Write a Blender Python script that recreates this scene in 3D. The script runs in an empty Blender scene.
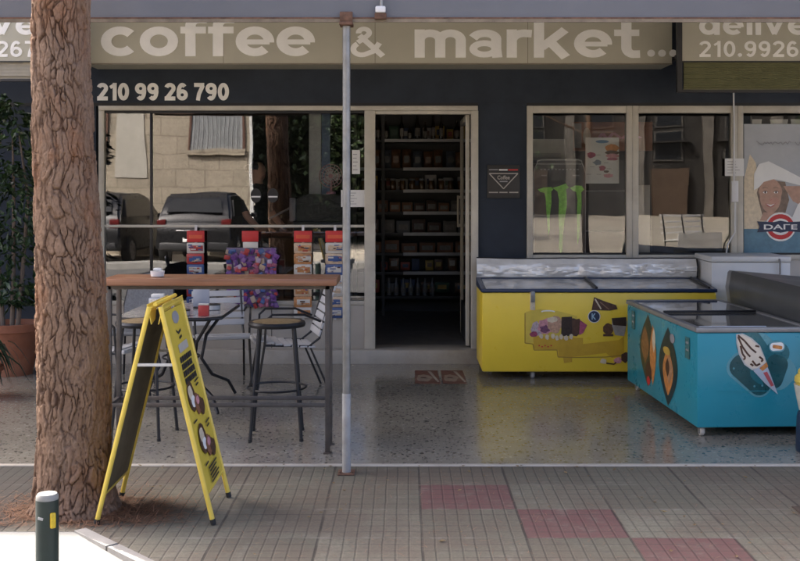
import bpy, bmesh, math, random
from mathutils import Vector, Matrix, Euler, noise
R = math.radians
rng = random.Random(7)
S = bpy.context.scene
C = S.collection

# ------------------------------------------------------------------ materials
_M = {}
def _nodes(name):
    m = bpy.data.materials.new(name); m.use_nodes = True
    nt = m.node_tree; b = nt.nodes['Principled BSDF']
    return m, nt, b
def N(nt, t, **kw):
    n = nt.nodes.new(t)
    for k, v in kw.items():
        if k.startswith('i_'):
            n.inputs[k[2:].replace('_', ' ')].default_value = v
        else: setattr(n, k, v)
    return n
def math_n(nt, op, a, b=None, c=None):
    n = nt.nodes.new('ShaderNodeMath'); n.operation = op
    for i, v in enumerate((a, b, c)):
        if v is None: continue
        if isinstance(v, (int, float)): n.inputs[i].default_value = v
        else: nt.links.new(v, n.inputs[i])
    return n.outputs[0]
def mixc(nt, fac, a, b, blend='MIX'):
    n = nt.nodes.new('ShaderNodeMix'); n.data_type = 'RGBA'; n.blend_type = blend
    for i, v in ((0, fac), (6, a), (7, b)):
        if isinstance(v, (int, float)): n.inputs[i].default_value = v
        elif isinstance(v, (tuple, list)): n.inputs[i].default_value = (*v[:3], 1)
        else: nt.links.new(v, n.inputs[i])
    return n.outputs[2]
def mapr(nt, v, a, b, c=0, d=1):
    n = nt.nodes.new('ShaderNodeMapRange'); nt.links.new(v, n.inputs[0])
    for i, x in enumerate((a, b, c, d)): n.inputs[i+1].default_value = x
    return n.outputs[0]
def coords(nt, scale=(1, 1, 1)):
    t = nt.nodes.new('ShaderNodeTexCoord'); m = nt.nodes.new('ShaderNodeMapping')
    m.inputs['Scale'].default_value = scale
    nt.links.new(t.outputs['Object'], m.inputs[0]); return m.outputs[0]
def noise_n(nt, co, scale, detail=5, rough=.6):
    n = nt.nodes.new('ShaderNodeTexNoise'); nt.links.new(co, n.inputs['Vector'])
    n.inputs['Scale'].default_value = scale; n.inputs['Detail'].default_value = detail
    n.inputs['Roughness'].default_value = rough; return n.outputs[0]
def bump_n(nt, b, h, strength=.3, dist=.01):
    n = nt.nodes.new('ShaderNodeBump'); n.inputs['Strength'].default_value = strength
    n.inputs['Distance'].default_value = dist; nt.links.new(h, n.inputs['Height'])
    nt.links.new(n.outputs[0], b.inputs['Normal'])
def mat(name, col, rough=.5, metal=0., var=.12, vs=6., bump=0., bs=60., stain=None, st=.5, coat=0., stretch=(1,1,1)):
    if name in _M: return _M[name]
    m, nt, b = _nodes(name)
    co = coords(nt, stretch)
    n1 = noise_n(nt, co, vs)
    lo = tuple(max(0, c*(1-var)) for c in col); hi = tuple(min(1, c*(1+var)) for c in col)
    out = mixc(nt, mapr(nt, n1, .3, .7), lo, hi)
    if stain:
        n2 = noise_n(nt, co, vs*.45, 8, .7)
        out = mixc(nt, mapr(nt, n2, .5, .75, 0, st), out, stain)
    nt.links.new(out, b.inputs['Base Color'])
    b.inputs['Metallic'].default_value = metal
    rr = mapr(nt, noise_n(nt, co, vs*2.3), .3, .7, max(.02, rough-min(.06, rough*.2)), min(1, rough+min(.06, rough*.2)))
    nt.links.new(rr, b.inputs['Roughness'])
    b.inputs['Coat Weight'].default_value = coat
    if bump: bump_n(nt, b, noise_n(nt, co, bs), bump, .004)
    _M[name] = m; return m

def glass_mat(name, refl=.11, tint=(.82, .85, .86), ior=1.45):
    if name in _M: return _M[name]
    m, nt, b = _nodes(name); nt.nodes.remove(b)
    out = nt.nodes['Material Output']
    tr = N(nt, 'ShaderNodeBsdfTransparent'); tr.inputs[0].default_value = (*tint, 1)
    gl = N(nt, 'ShaderNodeBsdfGlossy'); gl.inputs['Roughness'].default_value = .0
    gl.inputs[0].default_value = (.95, .96, .97, 1)
    fr = N(nt, 'ShaderNodeFresnel'); fr.inputs[0].default_value = ior
    f = math_n(nt, 'MAXIMUM', fr.outputs[0], refl)
    co = coords(nt, (1, 1, 1))
    bp = N(nt, 'ShaderNodeBump'); bp.inputs['Strength'].default_value = .02; bp.inputs['Distance'].default_value = .05
    nt.links.new(noise_n(nt, co, 1.6, 1), bp.inputs['Height']); nt.links.new(bp.outputs[0], gl.inputs['Normal'])
    mx = N(nt, 'ShaderNodeMixShader'); nt.links.new(f, mx.inputs[0])
    nt.links.new(tr.outputs[0], mx.inputs[1]); nt.links.new(gl.outputs[0], mx.inputs[2])
    nt.links.new(mx.outputs[0], out.inputs[0]); _M[name] = m; return m

def pavement_mat():
    m, nt, b = _nodes('ribbed_pavers')
    co = coords(nt); wob = N(nt, 'ShaderNodeTexNoise'); nt.links.new(co, wob.inputs['Vector']); wob.inputs['Scale'].default_value = 3.; wob.inputs['Detail'].default_value = 3
    va = N(nt, 'ShaderNodeVectorMath', operation='SUBTRACT'); nt.links.new(wob.outputs['Color'], va.inputs[0]); va.inputs[1].default_value = (.5, .5, .5)
    vs = N(nt, 'ShaderNodeVectorMath', operation='SCALE'); nt.links.new(va.outputs[0], vs.inputs[0]); vs.inputs['Scale'].default_value = .011
    vd = N(nt, 'ShaderNodeVectorMath', operation='ADD'); nt.links.new(co, vd.inputs[0]); nt.links.new(vs.outputs[0], vd.inputs[1])
    sp = N(nt, 'ShaderNodeSeparateXYZ'); nt.links.new(vd.outputs[0], sp.inputs[0])
    u = math_n(nt, 'DIVIDE', math_n(nt, 'SUBTRACT', sp.outputs[0], .085), .505)
    v = math_n(nt, 'DIVIDE', math_n(nt, 'SUBTRACT', 6.30, sp.outputs[1]), .478)
    ix, iy = math_n(nt, 'FLOOR', u), math_n(nt, 'FLOOR', v)
    fu, fv = math_n(nt, 'SUBTRACT', u, ix), math_n(nt, 'SUBTRACT', v, iy)
    cx = N(nt, 'ShaderNodeCombineXYZ'); nt.links.new(ix, cx.inputs[0]); nt.links.new(iy, cx.inputs[1])
    wn = N(nt, 'ShaderNodeTexWhiteNoise', noise_dimensions='3D'); nt.links.new(cx.outputs[0], wn.inputs['Vector'])
    g8 = math_n(nt, 'MULTIPLY', fu, 8); gf = math_n(nt, 'FRACT', g8)
    def near_edge(f, w):                      # 1 in a joint, 0 inside
        d = math_n(nt, 'MINIMUM', f, math_n(nt, 'SUBTRACT', 1, f))
        return mapr(nt, d, w*.4, w, 1, 0)
    n_m0 = noise_n(nt, co, 2.3, 5, .65)
    rib = near_edge(gf, .10)
    cross = math_n(nt, 'MULTIPLY', near_edge(math_n(nt, 'FRACT', math_n(nt, 'MULTIPLY', fv, 5)), .08), mapr(nt, n_m0, .4, .62, .5, 1.2))
    ju, jv = near_edge(fu, .018), near_edge(fv, .016)
    n_f = noise_n(nt, co, 55, 6, .7); n_m = noise_n(nt, co, 7, 6, .7); n_b = noise_n(nt, co, 1.2, 6, .7)
    ribw = math_n(nt, 'MULTIPLY', rib, mapr(nt, n_m, .35, .65, .15, .9))
    base = mixc(nt, wn.outputs['Value'], (.112, .106, .080), (.182, .174, .134))
    base = mixc(nt, mapr(nt, n_b, .42, .58, 0, .7), base, (.128, .100, .076))
    par = math_n(nt, 'COMPARE', math_n(nt, 'MODULO', math_n(nt, 'ADD', math_n(nt, 'SUBTRACT', ix, iy), 700), 7), 0, .2)
    red = mixc(nt, wn.outputs['Value'], (.115, .042, .046), (.15, .056, .060))
    par = math_n(nt, 'MULTIPLY', par, math_n(nt, 'GREATER_THAN', iy, -.5))
    base = mixc(nt, math_n(nt, 'MULTIPLY', par, mapr(nt, n_m, .25, .6, .95, .7)), base, red)
    base = mixc(nt, mapr(nt, n_f, .38, .68, 0, .6), base, (.085, .074, .062))
    base = mixc(nt, mapr(nt, n_m, .55, .8, 0, .4), base, (.27, .25, .22))
    dark = math_n(nt, 'MAXIMUM', math_n(nt, 'MULTIPLY', ribw, .5), math_n(nt, 'MAXIMUM', math_n(nt, 'MULTIPLY', cross, .45), math_n(nt, 'MULTIPLY', ju, mapr(nt, n_m0, .4, .6, .9, .35))))
    base = mixc(nt, dark, base, (.04, .035, .03))
    base = mixc(nt, math_n(nt, 'MULTIPLY', jv, mapr(nt, n_m, .4, .6, .0, .6)), base, (.26, .245, .215))
    left_dark = mapr(nt, math_n(nt, 'ADD', sp.outputs[0], math_n(nt, 'MULTIPLY', n_m, .12)), -1.98, -1.86, .62, 0)   # darker tone laid over the paving left of the trunk
    base = mixc(nt, left_dark, base, (.045, .044, .043))
    # chewing-gum and oil spots
    vo = N(nt, 'ShaderNodeTexVoronoi', feature='F1'); nt.links.new(co, vo.inputs['Vector']); vo.inputs['Scale'].default_value = 4.5
    base = mixc(nt, mapr(nt, vo.outputs['Distance'], .05, .09, .55, 0), base, (.09, .08, .07))
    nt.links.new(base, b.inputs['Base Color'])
    b.inputs['Roughness'].default_value = .8; b.inputs['Specular IOR Level'].default_value = .3
    h = math_n(nt, 'SUBTRACT', math_n(nt, 'MULTIPLY', n_f, .35), math_n(nt, 'MAXIMUM', rib, math_n(nt, 'MAXIMUM', ju, jv)))
    bump_n(nt, b, h, .55, .006)
    return m

def terrazzo_mat():
    m, nt, b = _nodes('polished_terrazzo')
    co = coords(nt)
    n_b = noise_n(nt, co, 1.1, 6, .65); n_f = noise_n(nt, co, 45, 5)
    base = mixc(nt, mapr(nt, n_b, .35, .65), (.185, .172, .14), (.25, .235, .195))
    base = mixc(nt, mapr(nt, n_f, .35, .7, 0, .35), base, (.27, .235, .195))
    for sc, th, colr in ((25, .36, (.042, .036, .03)), (44, .44, (.06, .05, .04)), (36, .36, (.34, .32, .28))):
        vo = N(nt, 'ShaderNodeTexVoronoi', feature='F1'); vo.inputs['Scale'].default_value = sc
        wa = N(nt, 'ShaderNodeVectorMath', operation='ADD'); nt.links.new(co, wa.inputs[0]); wa.inputs[1].default_value = (sc, sc*.37, 0)
        wb = N(nt, 'ShaderNodeTexNoise'); nt.links.new(co, wb.inputs['Vector']); wb.inputs['Scale'].default_value = 20
        wm = N(nt, 'ShaderNodeMix', data_type='VECTOR'); wm.inputs[0].default_value = .05
        nt.links.new(wa.outputs[0], wm.inputs[4]); nt.links.new(wb.outputs['Color'], wm.inputs[5])
        nt.links.new(wm.outputs[1], vo.inputs['Vector'])
        sp = N(nt, 'ShaderNodeSeparateXYZ'); nt.links.new(vo.outputs['Color'], sp.inputs[0])
        lim = mapr(nt, sp.outputs[0], .25, 1, 0, th)
        f = math_n(nt, 'LESS_THAN', vo.outputs['Distance'], lim)
        base = mixc(nt, math_n(nt, 'MULTIPLY', f, .8), base, colr)
    st = noise_n(nt, co, 3.2, 7, .75)
    base = mixc(nt, mapr(nt, st, .52, .75, 0, .4), base, (.15, .125, .10))
    nt.links.new(base, b.inputs['Base Color'])
    nt.links.new(mapr(nt, noise_n(nt, co, 4, 6, .7), .3, .7, .08, .21), b.inputs['Roughness'])
    b.inputs['Specular IOR Level'].default_value = .5
    bump_n(nt, b, noise_n(nt, co, 5, 3), .06, .01)
    return m

def bark_mat():
    m, nt, b = _nodes('pine_bark')
    co = coords(nt, (1, 1, .45))
    at = N(nt, 'ShaderNodeAttribute', attribute_name='fissure')
    n1 = noise_n(nt, co, 9, 6, .65); n2 = noise_n(nt, co, 70, 6, .7); n3 = noise_n(nt, co, 4, 4, .6)
    base = mixc(nt, mapr(nt, n1, .3, .7), (.215, .135, .088), (.335, .228, .158))
    base = mixc(nt, mapr(nt, n3, .52, .66, 0, .6), base, (.30, .12, .05))
    base = mixc(nt, mapr(nt, noise_n(nt, co, 2.2, 5, .7), .5, .68, 0, .55), base, (.26, .20, .16))
    base = mixc(nt, mapr(nt, n2, .35, .75, 0, .5), base, (.13, .075, .048))
    base = mixc(nt, mapr(nt, noise_n(nt, co, 28, 5, .7), .55, .75, 0, .35), base, (.38, .285, .215))
    base = mixc(nt, mapr(nt, at.outputs['Fac'], 0, 1, 0, .72), base, (.055, .026, .017))
    nt.links.new(base, b.inputs['Base Color']); b.inputs['Roughness'].default_value = .9
    b.inputs['Specular IOR Level'].default_value = .2
    bump_n(nt, b, noise_n(nt, coords(nt, (1, 1, .6)), 60, 8, .75), 1., .010)
    return m

def leaf_mat(name, a, c, rough=.45, trans=.0):
    if name in _M: return _M[name]
    m, nt, b = _nodes(name)
    g = N(nt, 'ShaderNodeNewGeometry')
    nt.links.new(mixc(nt, g.outputs['Random Per Island'], a, c), b.inputs['Base Color'])
    b.inputs['Roughness'].default_value = rough
    _M[name] = m; return m

def stone_mat():
    m, nt, b = _nodes('beige_stone')
    co = coords(nt)
    br = N(nt, 'ShaderNodeTexBrick'); sp = N(nt, 'ShaderNodeSeparateXYZ'); nt.links.new(co, sp.inputs[0])
    cb = N(nt, 'ShaderNodeCombineXYZ'); nt.links.new(sp.outputs[0], cb.inputs[0]); nt.links.new(sp.outputs[2], cb.inputs[1])
    wn = N(nt, 'ShaderNodeTexNoise'); nt.links.new(cb.outputs[0], wn.inputs['Vector']); wn.inputs['Scale'].default_value = 3
    wm = N(nt, 'ShaderNodeMix', data_type='VECTOR'); wm.inputs[0].default_value = .05
    nt.links.new(cb.outputs[0], wm.inputs[4]); nt.links.new(wn.outputs['Color'], wm.inputs[5]); nt.links.new(wm.outputs[1], br.inputs['Vector'])
    br.inputs['Scale'].default_value = 1; br.inputs['Brick Width'].default_value = .75; br.inputs['Row Height'].default_value = .45
    br.inputs['Mortar Size'].default_value = .018; br.inputs['Color1'].default_value = (.31, .27, .205, 1); br.inputs['Color2'].default_value = (.235, .205, .155, 1)
    br.inputs['Mortar'].default_value = (.15, .125, .09, 1)
    c = mixc(nt, mapr(nt, noise_n(nt, co, 2.2, 7, .7), .4, .7, 0, .7), br.outputs[0], (.36, .31, .235))
    c = mixc(nt, mapr(nt, noise_n(nt, co, 12, 7, .7), .45, .75, 0, .7), c, (.13, .10, .07))
    nt.links.new(c, b.inputs['Base Color']); b.inputs['Roughness'].default_value = .9
    return m

# ------------------------------------------------------------------ mesh builder
_TXT = {}
def text_geo(s, bold=0.):
    k = (s, bold)
    if k in _TXT: return _TXT[k]
    cu = bpy.data.curves.new('t', 'FONT'); cu.body = s; cu.extrude = .5; cu.offset = bold; cu.resolution_u = 6
    ob = bpy.data.objects.new('t', cu); C.objects.link(ob)
    dg = bpy.context.evaluated_depsgraph_get()
    me = bpy.data.meshes.new_from_object(ob.evaluated_get(dg))
    vs = [tuple(v.co) for v in me.vertices]; fs = [tuple(p.vertices) for p in me.polygons]
    bpy.data.objects.remove(ob); bpy.data.curves.remove(cu); bpy.data.meshes.remove(me)
    x0, x1 = min(v[0] for v in vs), max(v[0] for v in vs); y0, y1 = min(v[1] for v in vs), max(v[1] for v in vs)
    vs = [((v[0]-x0)/(x1-x0), (v[1]-y0)/(y1-y0), v[2]+.5) for v in vs]
    _TXT[k] = (vs, fs); return _TXT[k]

class MB:
    def __init__(s): s.v = []; s.f = []; s.fm = []; s.mats = []
    def mi(s, m):
        if m not in s.mats: s.mats.append(m)
        return s.mats.index(m)
    def add(s, vs, fs, m):
        o = len(s.v); s.v += [tuple(v) for v in vs]; i = s.mi(m)
        for f in fs: s.f.append(tuple(o+k for k in f)); s.fm.append(i)
        return s
    def box(s, c, d, m, bev=0, rot=None, seg=2):
        bm = bmesh.new(); bmesh.ops.create_cube(bm, size=1)
        bmesh.ops.scale(bm, vec=d, verts=bm.verts)
        if bev: bmesh.ops.bevel(bm, geom=list(bm.edges), offset=bev, segments=seg, affect='EDGES', profile=.5)
        mx = Matrix.Translation(c) @ (Euler(rot).to_matrix().to_4x4() if rot else Matrix())
        bm.verts.index_update()
        s.add([mx @ v.co for v in bm.verts], [[v.index for v in f.verts] for f in bm.faces], m)
        bm.free(); return s
    def b2(s, x0, x1, y0, y1, z0, z1, m, bev=0):
        return s.box(((x0+x1)/2, (y0+y1)/2, (z0+z1)/2), (abs(x1-x0), abs(y1-y0), abs(z1-z0)), m, bev)
    def tube(s, pts, r, m, seg=8, caps=True, closed=False):
        pts = [Vector(p) for p in pts]; n = len(pts)
        rs = r if isinstance(r, (list, tuple)) else [r]*n
        rings = []; up = None; vs = []
        for i, p in enumerate(pts):
            if closed: t = (pts[(i+1) % n]-pts[i-1]).normalized()
            else: t = ((pts[min(i+1, n-1)]-p).normalized() + (p-pts[max(i-1, 0)]).normalized()).normalized()
            if up is None:
                up = t.orthogonal().normalized()
            up = (up - t*up.dot(t)).normalized()
            sd = t.cross(up)
            for k in range(seg):
                a = 2*math.pi*k/seg
                vs.append(p + (up*math.cos(a)+sd*math.sin(a))*rs[i])
        fs = []
        for i in range(n if closed else n-1):
            j = (i+1) % n
            for k in range(seg):
                k2 = (k+1) % seg
                fs.append((i*seg+k, i*seg+k2, j*seg+k2, j*seg+k))
        if caps and not closed:
            fs.append(tuple(range(seg-1, -1, -1))); fs.append(tuple((n-1)*seg+k for k in range(seg)))
        return s.add(vs, fs, m)
    def lathe(s, prof, c, m, seg=24, axis='Z'):
        vs = []; n = len(prof)
        for r, z in prof:
            for k in range(seg):
                a = 2*math.pi*k/seg
                q = (r*math.cos(a), r*math.sin(a), z)
                if axis == 'X': q = (z, q[0], q[1])
                if axis == 'Y': q = (q[0], z, q[1])
                vs.append((c[0]+q[0], c[1]+q[1], c[2]+q[2]))
        fs = [(i*seg+k, i*seg+(k+1) % seg, (i+1)*seg+(k+1) % seg, (i+1)*seg+k) for i in range(n-1) for k in range(seg)]
        fs.append(tuple(range(seg-1, -1, -1))); fs.append(tuple((n-1)*seg+k for k in range(seg)))
        return s.add(vs, fs, m)
    def ball(s, c, r, m, seg=12, ring=8, sc=(1, 1, 1)):
        return s.lathe([(max(1e-4, r*sc[0]*math.sin(math.pi*i/ring)), -r*sc[2]*math.cos(math.pi*i/ring)) for i in range(ring+1)], c, m, seg)
    def prism(s, poly, o, ux, uy, d, m):
        o, ux, uy, d = Vector(o), Vector(ux), Vector(uy), Vector(d)
        n = len(poly)
        a = [o+ux*p[0]+uy*p[1] for p in poly]; b = [q+d for q in a]
        fs = [tuple(range(n)), tuple(range(2*n-1, n-1, -1))] + [(i, i+n, (i+1) % n+n, (i+1) % n) for i in range(n)]
        return s.add(a+b, fs, m)
    def text(s, t, o, ux, uy, nrm, w, h, m, depth=.004, bold=0.):
        vs, fs = text_geo(t, bold); o, ux, uy, nrm = Vector(o), Vector(ux), Vector(uy), Vector(nrm)
        return s.add([o+ux*(v[0]*w)+uy*(v[1]*h)+nrm*(v[2]*depth) for v in vs], fs, m)
    def build(s, name, parent=None, smooth=35, origin=None):
        me = bpy.data.meshes.new(name)
        root = parent; off = Vector((0, 0, 0))
        while root is not None:
            off += Vector(root.get('_o', (0, 0, 0))); root = root.parent
        if origin is not None: off = Vector(origin)
        me.from_pydata([tuple(Vector(v)-off) for v in s.v], [], s.f)
        for m in s.mats: me.materials.append(m)
        me.polygons.foreach_set('material_index', s.fm)
        bm = bmesh.new(); bm.from_mesh(me); bmesh.ops.recalc_face_normals(bm, faces=bm.faces); bm.to_mesh(me); bm.free()
        if smooth:
            me.polygons.foreach_set('use_smooth', [True]*len(me.polygons)); me.set_sharp_from_angle(angle=R(smooth))
        me.update()
        o = bpy.data.objects.new(name, me); C.objects.link(o)
        if parent is not None: o.parent = parent
        if origin is not None: o.location = origin; o['_o'] = tuple(origin)
        return o

def tag(o, label=None, cat=None, group=None, kind=None):
    if label: o['label'] = label
    if cat: o['category'] = cat
    if group: o['group'] = group
    if kind: o['kind'] = kind
    return o
def thing(name, label, cat, loc=(0, 0, 0), group=None):
    o = bpy.data.objects.new(name, None); C.objects.link(o); o.location = loc; o['_o'] = tuple(loc)
    o.empty_display_size = .1
    return tag(o, label, cat, group)
def place(o, loc, rz=0):
    o.location = loc; o.rotation_euler = (0, 0, rz); return o
def dup(root, label=None, loc=None, rz=None, group=None):
    def cp(o, par):
        c = o.copy(); C.objects.link(c)
        if par is not None: c.parent = par
        for ch in kids.get(o.name, []): cp(ch, c)
        return c
    kids = {}
    for o in C.objects:
        if o.parent: kids.setdefault(o.parent.name, []).append(o)
    c = cp(root, None)
    if label: c['label'] = label
    if loc: c.location = loc
    if rz is not None: c.rotation_euler = (0, 0, rz)
    if group: c['group'] = group
    return c

F = 1100.; PX, PY, H = 405., 188., 1.7          # measured from the photograph
def P(x, y, d): return ((x-PX)*d/F, d, H-(y-PY)*d/F)
def XZ(x, y, d): return ((x-PX)*d/F, H-(y-PY)*d/F)
def ell(cx, cy, rx, ry, n=20, j=0, rot=0, seed=0):
    q = random.Random(seed); out = []
    for k in range(n):
        a = 2*math.pi*k/n; rr = 1+q.uniform(-j, j)
        x, y = rx*rr*math.cos(a), ry*rr*math.sin(a)
        out.append((cx+x*math.cos(rot)-y*math.sin(rot), cy+x*math.sin(rot)+y*math.cos(rot)))
    return out
class Decal:
    """flat printed sticker, layers stacked 0.3 mm apart on a plane"""
    def __init__(s, o, ux, uy, n): s.mb = MB(); s.o, s.ux, s.uy, s.n = Vector(o), Vector(ux), Vector(uy), Vector(n); s.k = 0
    def poly(s, pts, m, up=True):
        if up: s.k += 1
        o = s.o + s.n*(.0004+.00028*s.k)
        s.mb.prism(pts, o, s.ux, s.uy, s.n*.00027, m); return s
    def line(s, pts, w, m):
        s.k += 1
        for (a, b) in zip(pts[:-1], pts[1:]):
            dx, dy = b[0]-a[0], b[1]-a[1]; L = math.hypot(dx, dy) or 1; nx, ny = -dy/L*w/2, dx/L*w/2
            s.k += .05
            s.poly([(a[0]+nx, a[1]+ny), (a[0]-nx, a[1]-ny), (b[0]-nx, b[1]-ny), (b[0]+nx, b[1]+ny)], m, False)
        return s
    def text(s, t, x, y, w, h, m, bold=0):
        s.k += 1
        s.mb.text(t, s.o+s.n*(.0004+.00028*s.k)+s.ux*x+s.uy*y, s.ux, s.uy, s.n, w, h, m, .0006, bold); return s
    def build(s, name, parent): return s.mb.build(name, parent, smooth=0)

# palette
ALU = mat('painted_aluminium', (.52, .49, .415), .5, var=.1, vs=5, stain=(.25, .2, .15), st=.35, bump=.1)
NAVY = mat('navy_wall', (.034, .042, .056), .8, var=.18, vs=3, bump=.15, bs=120)
_M['navy_wall'].node_tree.nodes['Principled BSDF'].inputs['Specular IOR Level'].default_value = .2
STEEL = mat('galvanised_pole', (.23, .235, .23), .45, .6, var=.2, vs=12, stain=(.2, .15, .1), st=.3)
RUST = mat('rusty_iron', (.13, .07, .045), .8, .2, var=.4, vs=20, bump=.4)
BLACKM = mat('black_steel', (.018, .018, .02), .4, .2, var=.2, vs=14)
WHITEP = mat('white_plastic', (.66, .66, .66), .45, var=.06, vs=8, stain=(.4, .38, .34), st=.4)
PAPER = mat('white_paper', (.72, .72, .70), .8, var=.04)
BLACK = mat('black_print', (.015, .015, .016), .6, var=.1)
WHITE = mat('white_print', (.78, .78, .75), .6, var=.04)
RED = mat('red_print', (.55, .03, .03), .5, var=.1)
GREY = mat('grey_print', (.30, .30, .31), .6, var=.1)
BROWN = mat('chocolate_print', (.075, .033, .018), .5, var=.35, vs=40)
PINK = mat('pink_print', (.55, .25, .28), .5, var=.3, vs=45)
CREAM = mat('cream_print', (.66, .56, .40), .5, var=.15, vs=30)
ORANGE = mat('orange_print', (.55, .22, .06), .5, var=.3, vs=30)
GLASS = glass_mat('shop_glass', .04, (.95, .96, .96))
GLASSL = glass_mat('clear_glass', .05)
# ------------------------------------------------------------------ heavy rounded sign letters drawn as strokes
def _arc(cx, cy, rx, ry, a0, a1, n=18):
    return [(cx+rx*math.cos(R(a0+(a1-a0)*k/n)), cy+ry*math.sin(R(a0+(a1-a0)*k/n))) for k in range(n+1)]
def _glyphs(p):
    h = p/2; r = .5-h; dr = .45-h; A = 1.38
    G = {}
    G['o'] = (1.0, [(_arc(.5, .5, r, r, 0, 340, 26), p, 1)])
    G['c'] = (.95, [(_arc(.5, .5, r, r, 42, 318, 24), p, 0)])
    G['e'] = (1.0, [(_arc(.5, .5, r, r, -6, 316, 26), p, 0), ([(h, .48), (1-h*.9, .48)], p*.62, 0)])
    G['a'] = (.95, [([(.12, .70)]+_arc(.43, .66, .30, 1-h-.66, 160, 0, 12)+[(.73, .3), (.76, 0)], p, 0), (_arc(.42, .31, .29, .31-h*.8, 0, 345, 22), p*.78, 1)])
    G['m'] = (1.36, [([(h, 0), (h, 1)], p, 0), ([(h, .5)]+_arc(h+.27, .62, .27, 1-h-.62, 180, 0, 12)+[(h+.54, 0)], p, 0), ([(h+.54, .5)]+_arc(h+.81, .62, .27, 1-h-.62, 180, 0, 12)+[(h+1.08, 0)], p, 0)])
    G['r'] = (.66, [([(h, 0), (h, 1)], p, 0), ([(h, .45)]+_arc(h+.32, .58, .32, 1-h-.58, 180, 78, 10)+[(.66, .85)], p, 0)])
    G['k'] = (1.0, [([(h, 0), (h, A)], p, 0), ([(.2, .36), (.82, .99)], p*.95, 0), ([(.40, .60), (.84, .01)], p, 0)])
    G['t'] = (.68, [([(.32, 1.32), (.32, .36)]+_arc(.32+.2, .36, .2, .36-h*.9, 180, 265, 8)+[(.68, h*.95)], p, 0), ([(0, .88), (.66, .88)], p*.85, 0)])
    G['f'] = (.66, [([(.26, 0), (.26, 1.0)]+_arc(.48, 1.02, .22, A-h-1.02, 172, 95, 8)+[(.68, A-h)], p, 0), ([(0, .88), (.66, .88)], p*.85, 0)])
    G['d'] = (1.0, [(_arc(.47, .5, .47-h, r, 0, 340, 26), p, 1), ([(1-h, 0), (1-h, A)], p, 0)])
    G['l'] = (p, [([(h, 0), (h, A)], p, 0)])
    G['i'] = (p, [([(h, 0), (h, 1)], p, 0), ([(h, 1.13), (h, A)], p, 0)])
    G['v'] = (1.0, [([(.13, 1), (.52, .05)], p*.95, 0), ([(.87, 1), (.48, .05)], p*.95, 0)])
    G['y'] = (1.0, [([(.13, 1), (.52, .12)], p*.95, 0), ([(.87, 1), (.45, -.15), (.33, -.26), (.12, -.27)], p*.95, 0)])
    G['.'] = (.34, [(_arc(.17, .17, .08, .08, 0, 330, 11), .17, 1)])
    G['&'] = (1.22, [([(1.18, .05), (.34, .98)], p*.9, 0), (_arc(.50, 1.10, .19, .17, 190, -40, 14)+[(.52, .86), (.28, .66)], p*.8, 0), (_arc(.42, .37, .30, .37-h*.85, 120, 300, 14)+[(.82, .26), (1.06, .64)], p*.85, 0)])
    q = p*.95; g = q/2
    G['0'] = (.9, [(_arc(.45, A/2, .45-g, A/2-g, 0, 345, 26), q, 1)])
    G['1'] = (.62, [([(.45, 0), (.45, A)], q, 0), ([(.40, A-.16), (.08, A-.36)], q*.8, 0)])
    G['2'] = (.9, [(_arc(.45, A-.42, .45-g, .42-g, 165, -35, 16)+[(.30, .30), (.16, g)], q, 0), ([(.03, g), (.88, g)], q, 0)])
    six = [(_arc(.45, .44, .45-g, .44-g, 0, 345, 22), q, 1), (_arc(.45, .62, .45-g, A-g-.62, 185, 50, 14), q, 0)]
    G['6'] = (.9, six)
    G['9'] = (.9, [([(.9-x, A-y) for x, y in a], w, c) for a, w, c in six])
    G['7'] = (.86, [([(.03, A-g), (.84, A-g)], q, 0), ([(.74, A-g*1.2), (.42, .5), (.34, 0)], q, 0)])
    G[' '] = (.30, [])
    return G
def sign_text(mb, t, x0, x1, zb, hx, y, m, p=.27, depth=.005, gap=.13):
    """t between x0 and x1 on the plane Y=y facing -Y; zb baseline, hx the height of the x-height"""
    G = _glyphs(p); tot = sum(G[c][0] for c in t)+gap*(len(t)-1); s = (x1-x0)/tot; cx = x0; k = 0
    for c in t:
        w, strokes = G[c]
        for pts, pen, closed in strokes:
            V = []
            for a, b in pts:
                if not V or (Vector((a, b))-V[-1]).length > .012: V.append(Vector((a, b)))
            n = len(V); vs = []; k += 1; dy = y-depth-.0003*(k % 3)
            for i in range(n):
                if closed: a, b = V[i-1], V[(i+1) % n]; d = (b-a).normalized(); sc = 1
                else:
                    d1 = (V[i]-V[i-1]).normalized() if i else None; d2 = (V[i+1]-V[i]).normalized() if i < n-1 else None
                    d = (d1+d2).normalized() if d1 and d2 else (d1 or d2); sc = 1/max(.6, d.dot(d2 or d1))
                nn = Vector((-d.y, d.x))*pen/2*sc
                for q_ in (V[i]+nn, V[i]-nn):
                    for yy in (dy, y): vs.append((cx+q_.x*s, yy, zb+q_.y*hx))
            fs = []
            for i in range(n if closed else n-1):
                a, b = 4*i, 4*((i+1) % n); fs += [(a, a+2, b+2, b), (a+1, b+1, b+3, a+3), (a, b, b+1, a+1), (a+2, a+3, b+3, b+2)]
            if not closed: fs += [(0, 1, 3, 2), (4*n-4, 4*n-2, 4*n-1, 4*n-3)]
            mb.add(vs, fs, m)
        cx += (w+gap)*s
SKY_STRENGTH, SUN_STRENGTH, EXPOSURE = .15, 2.1, 2.8
AIR, DUST, OZONE = .34, 6., .3
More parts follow.
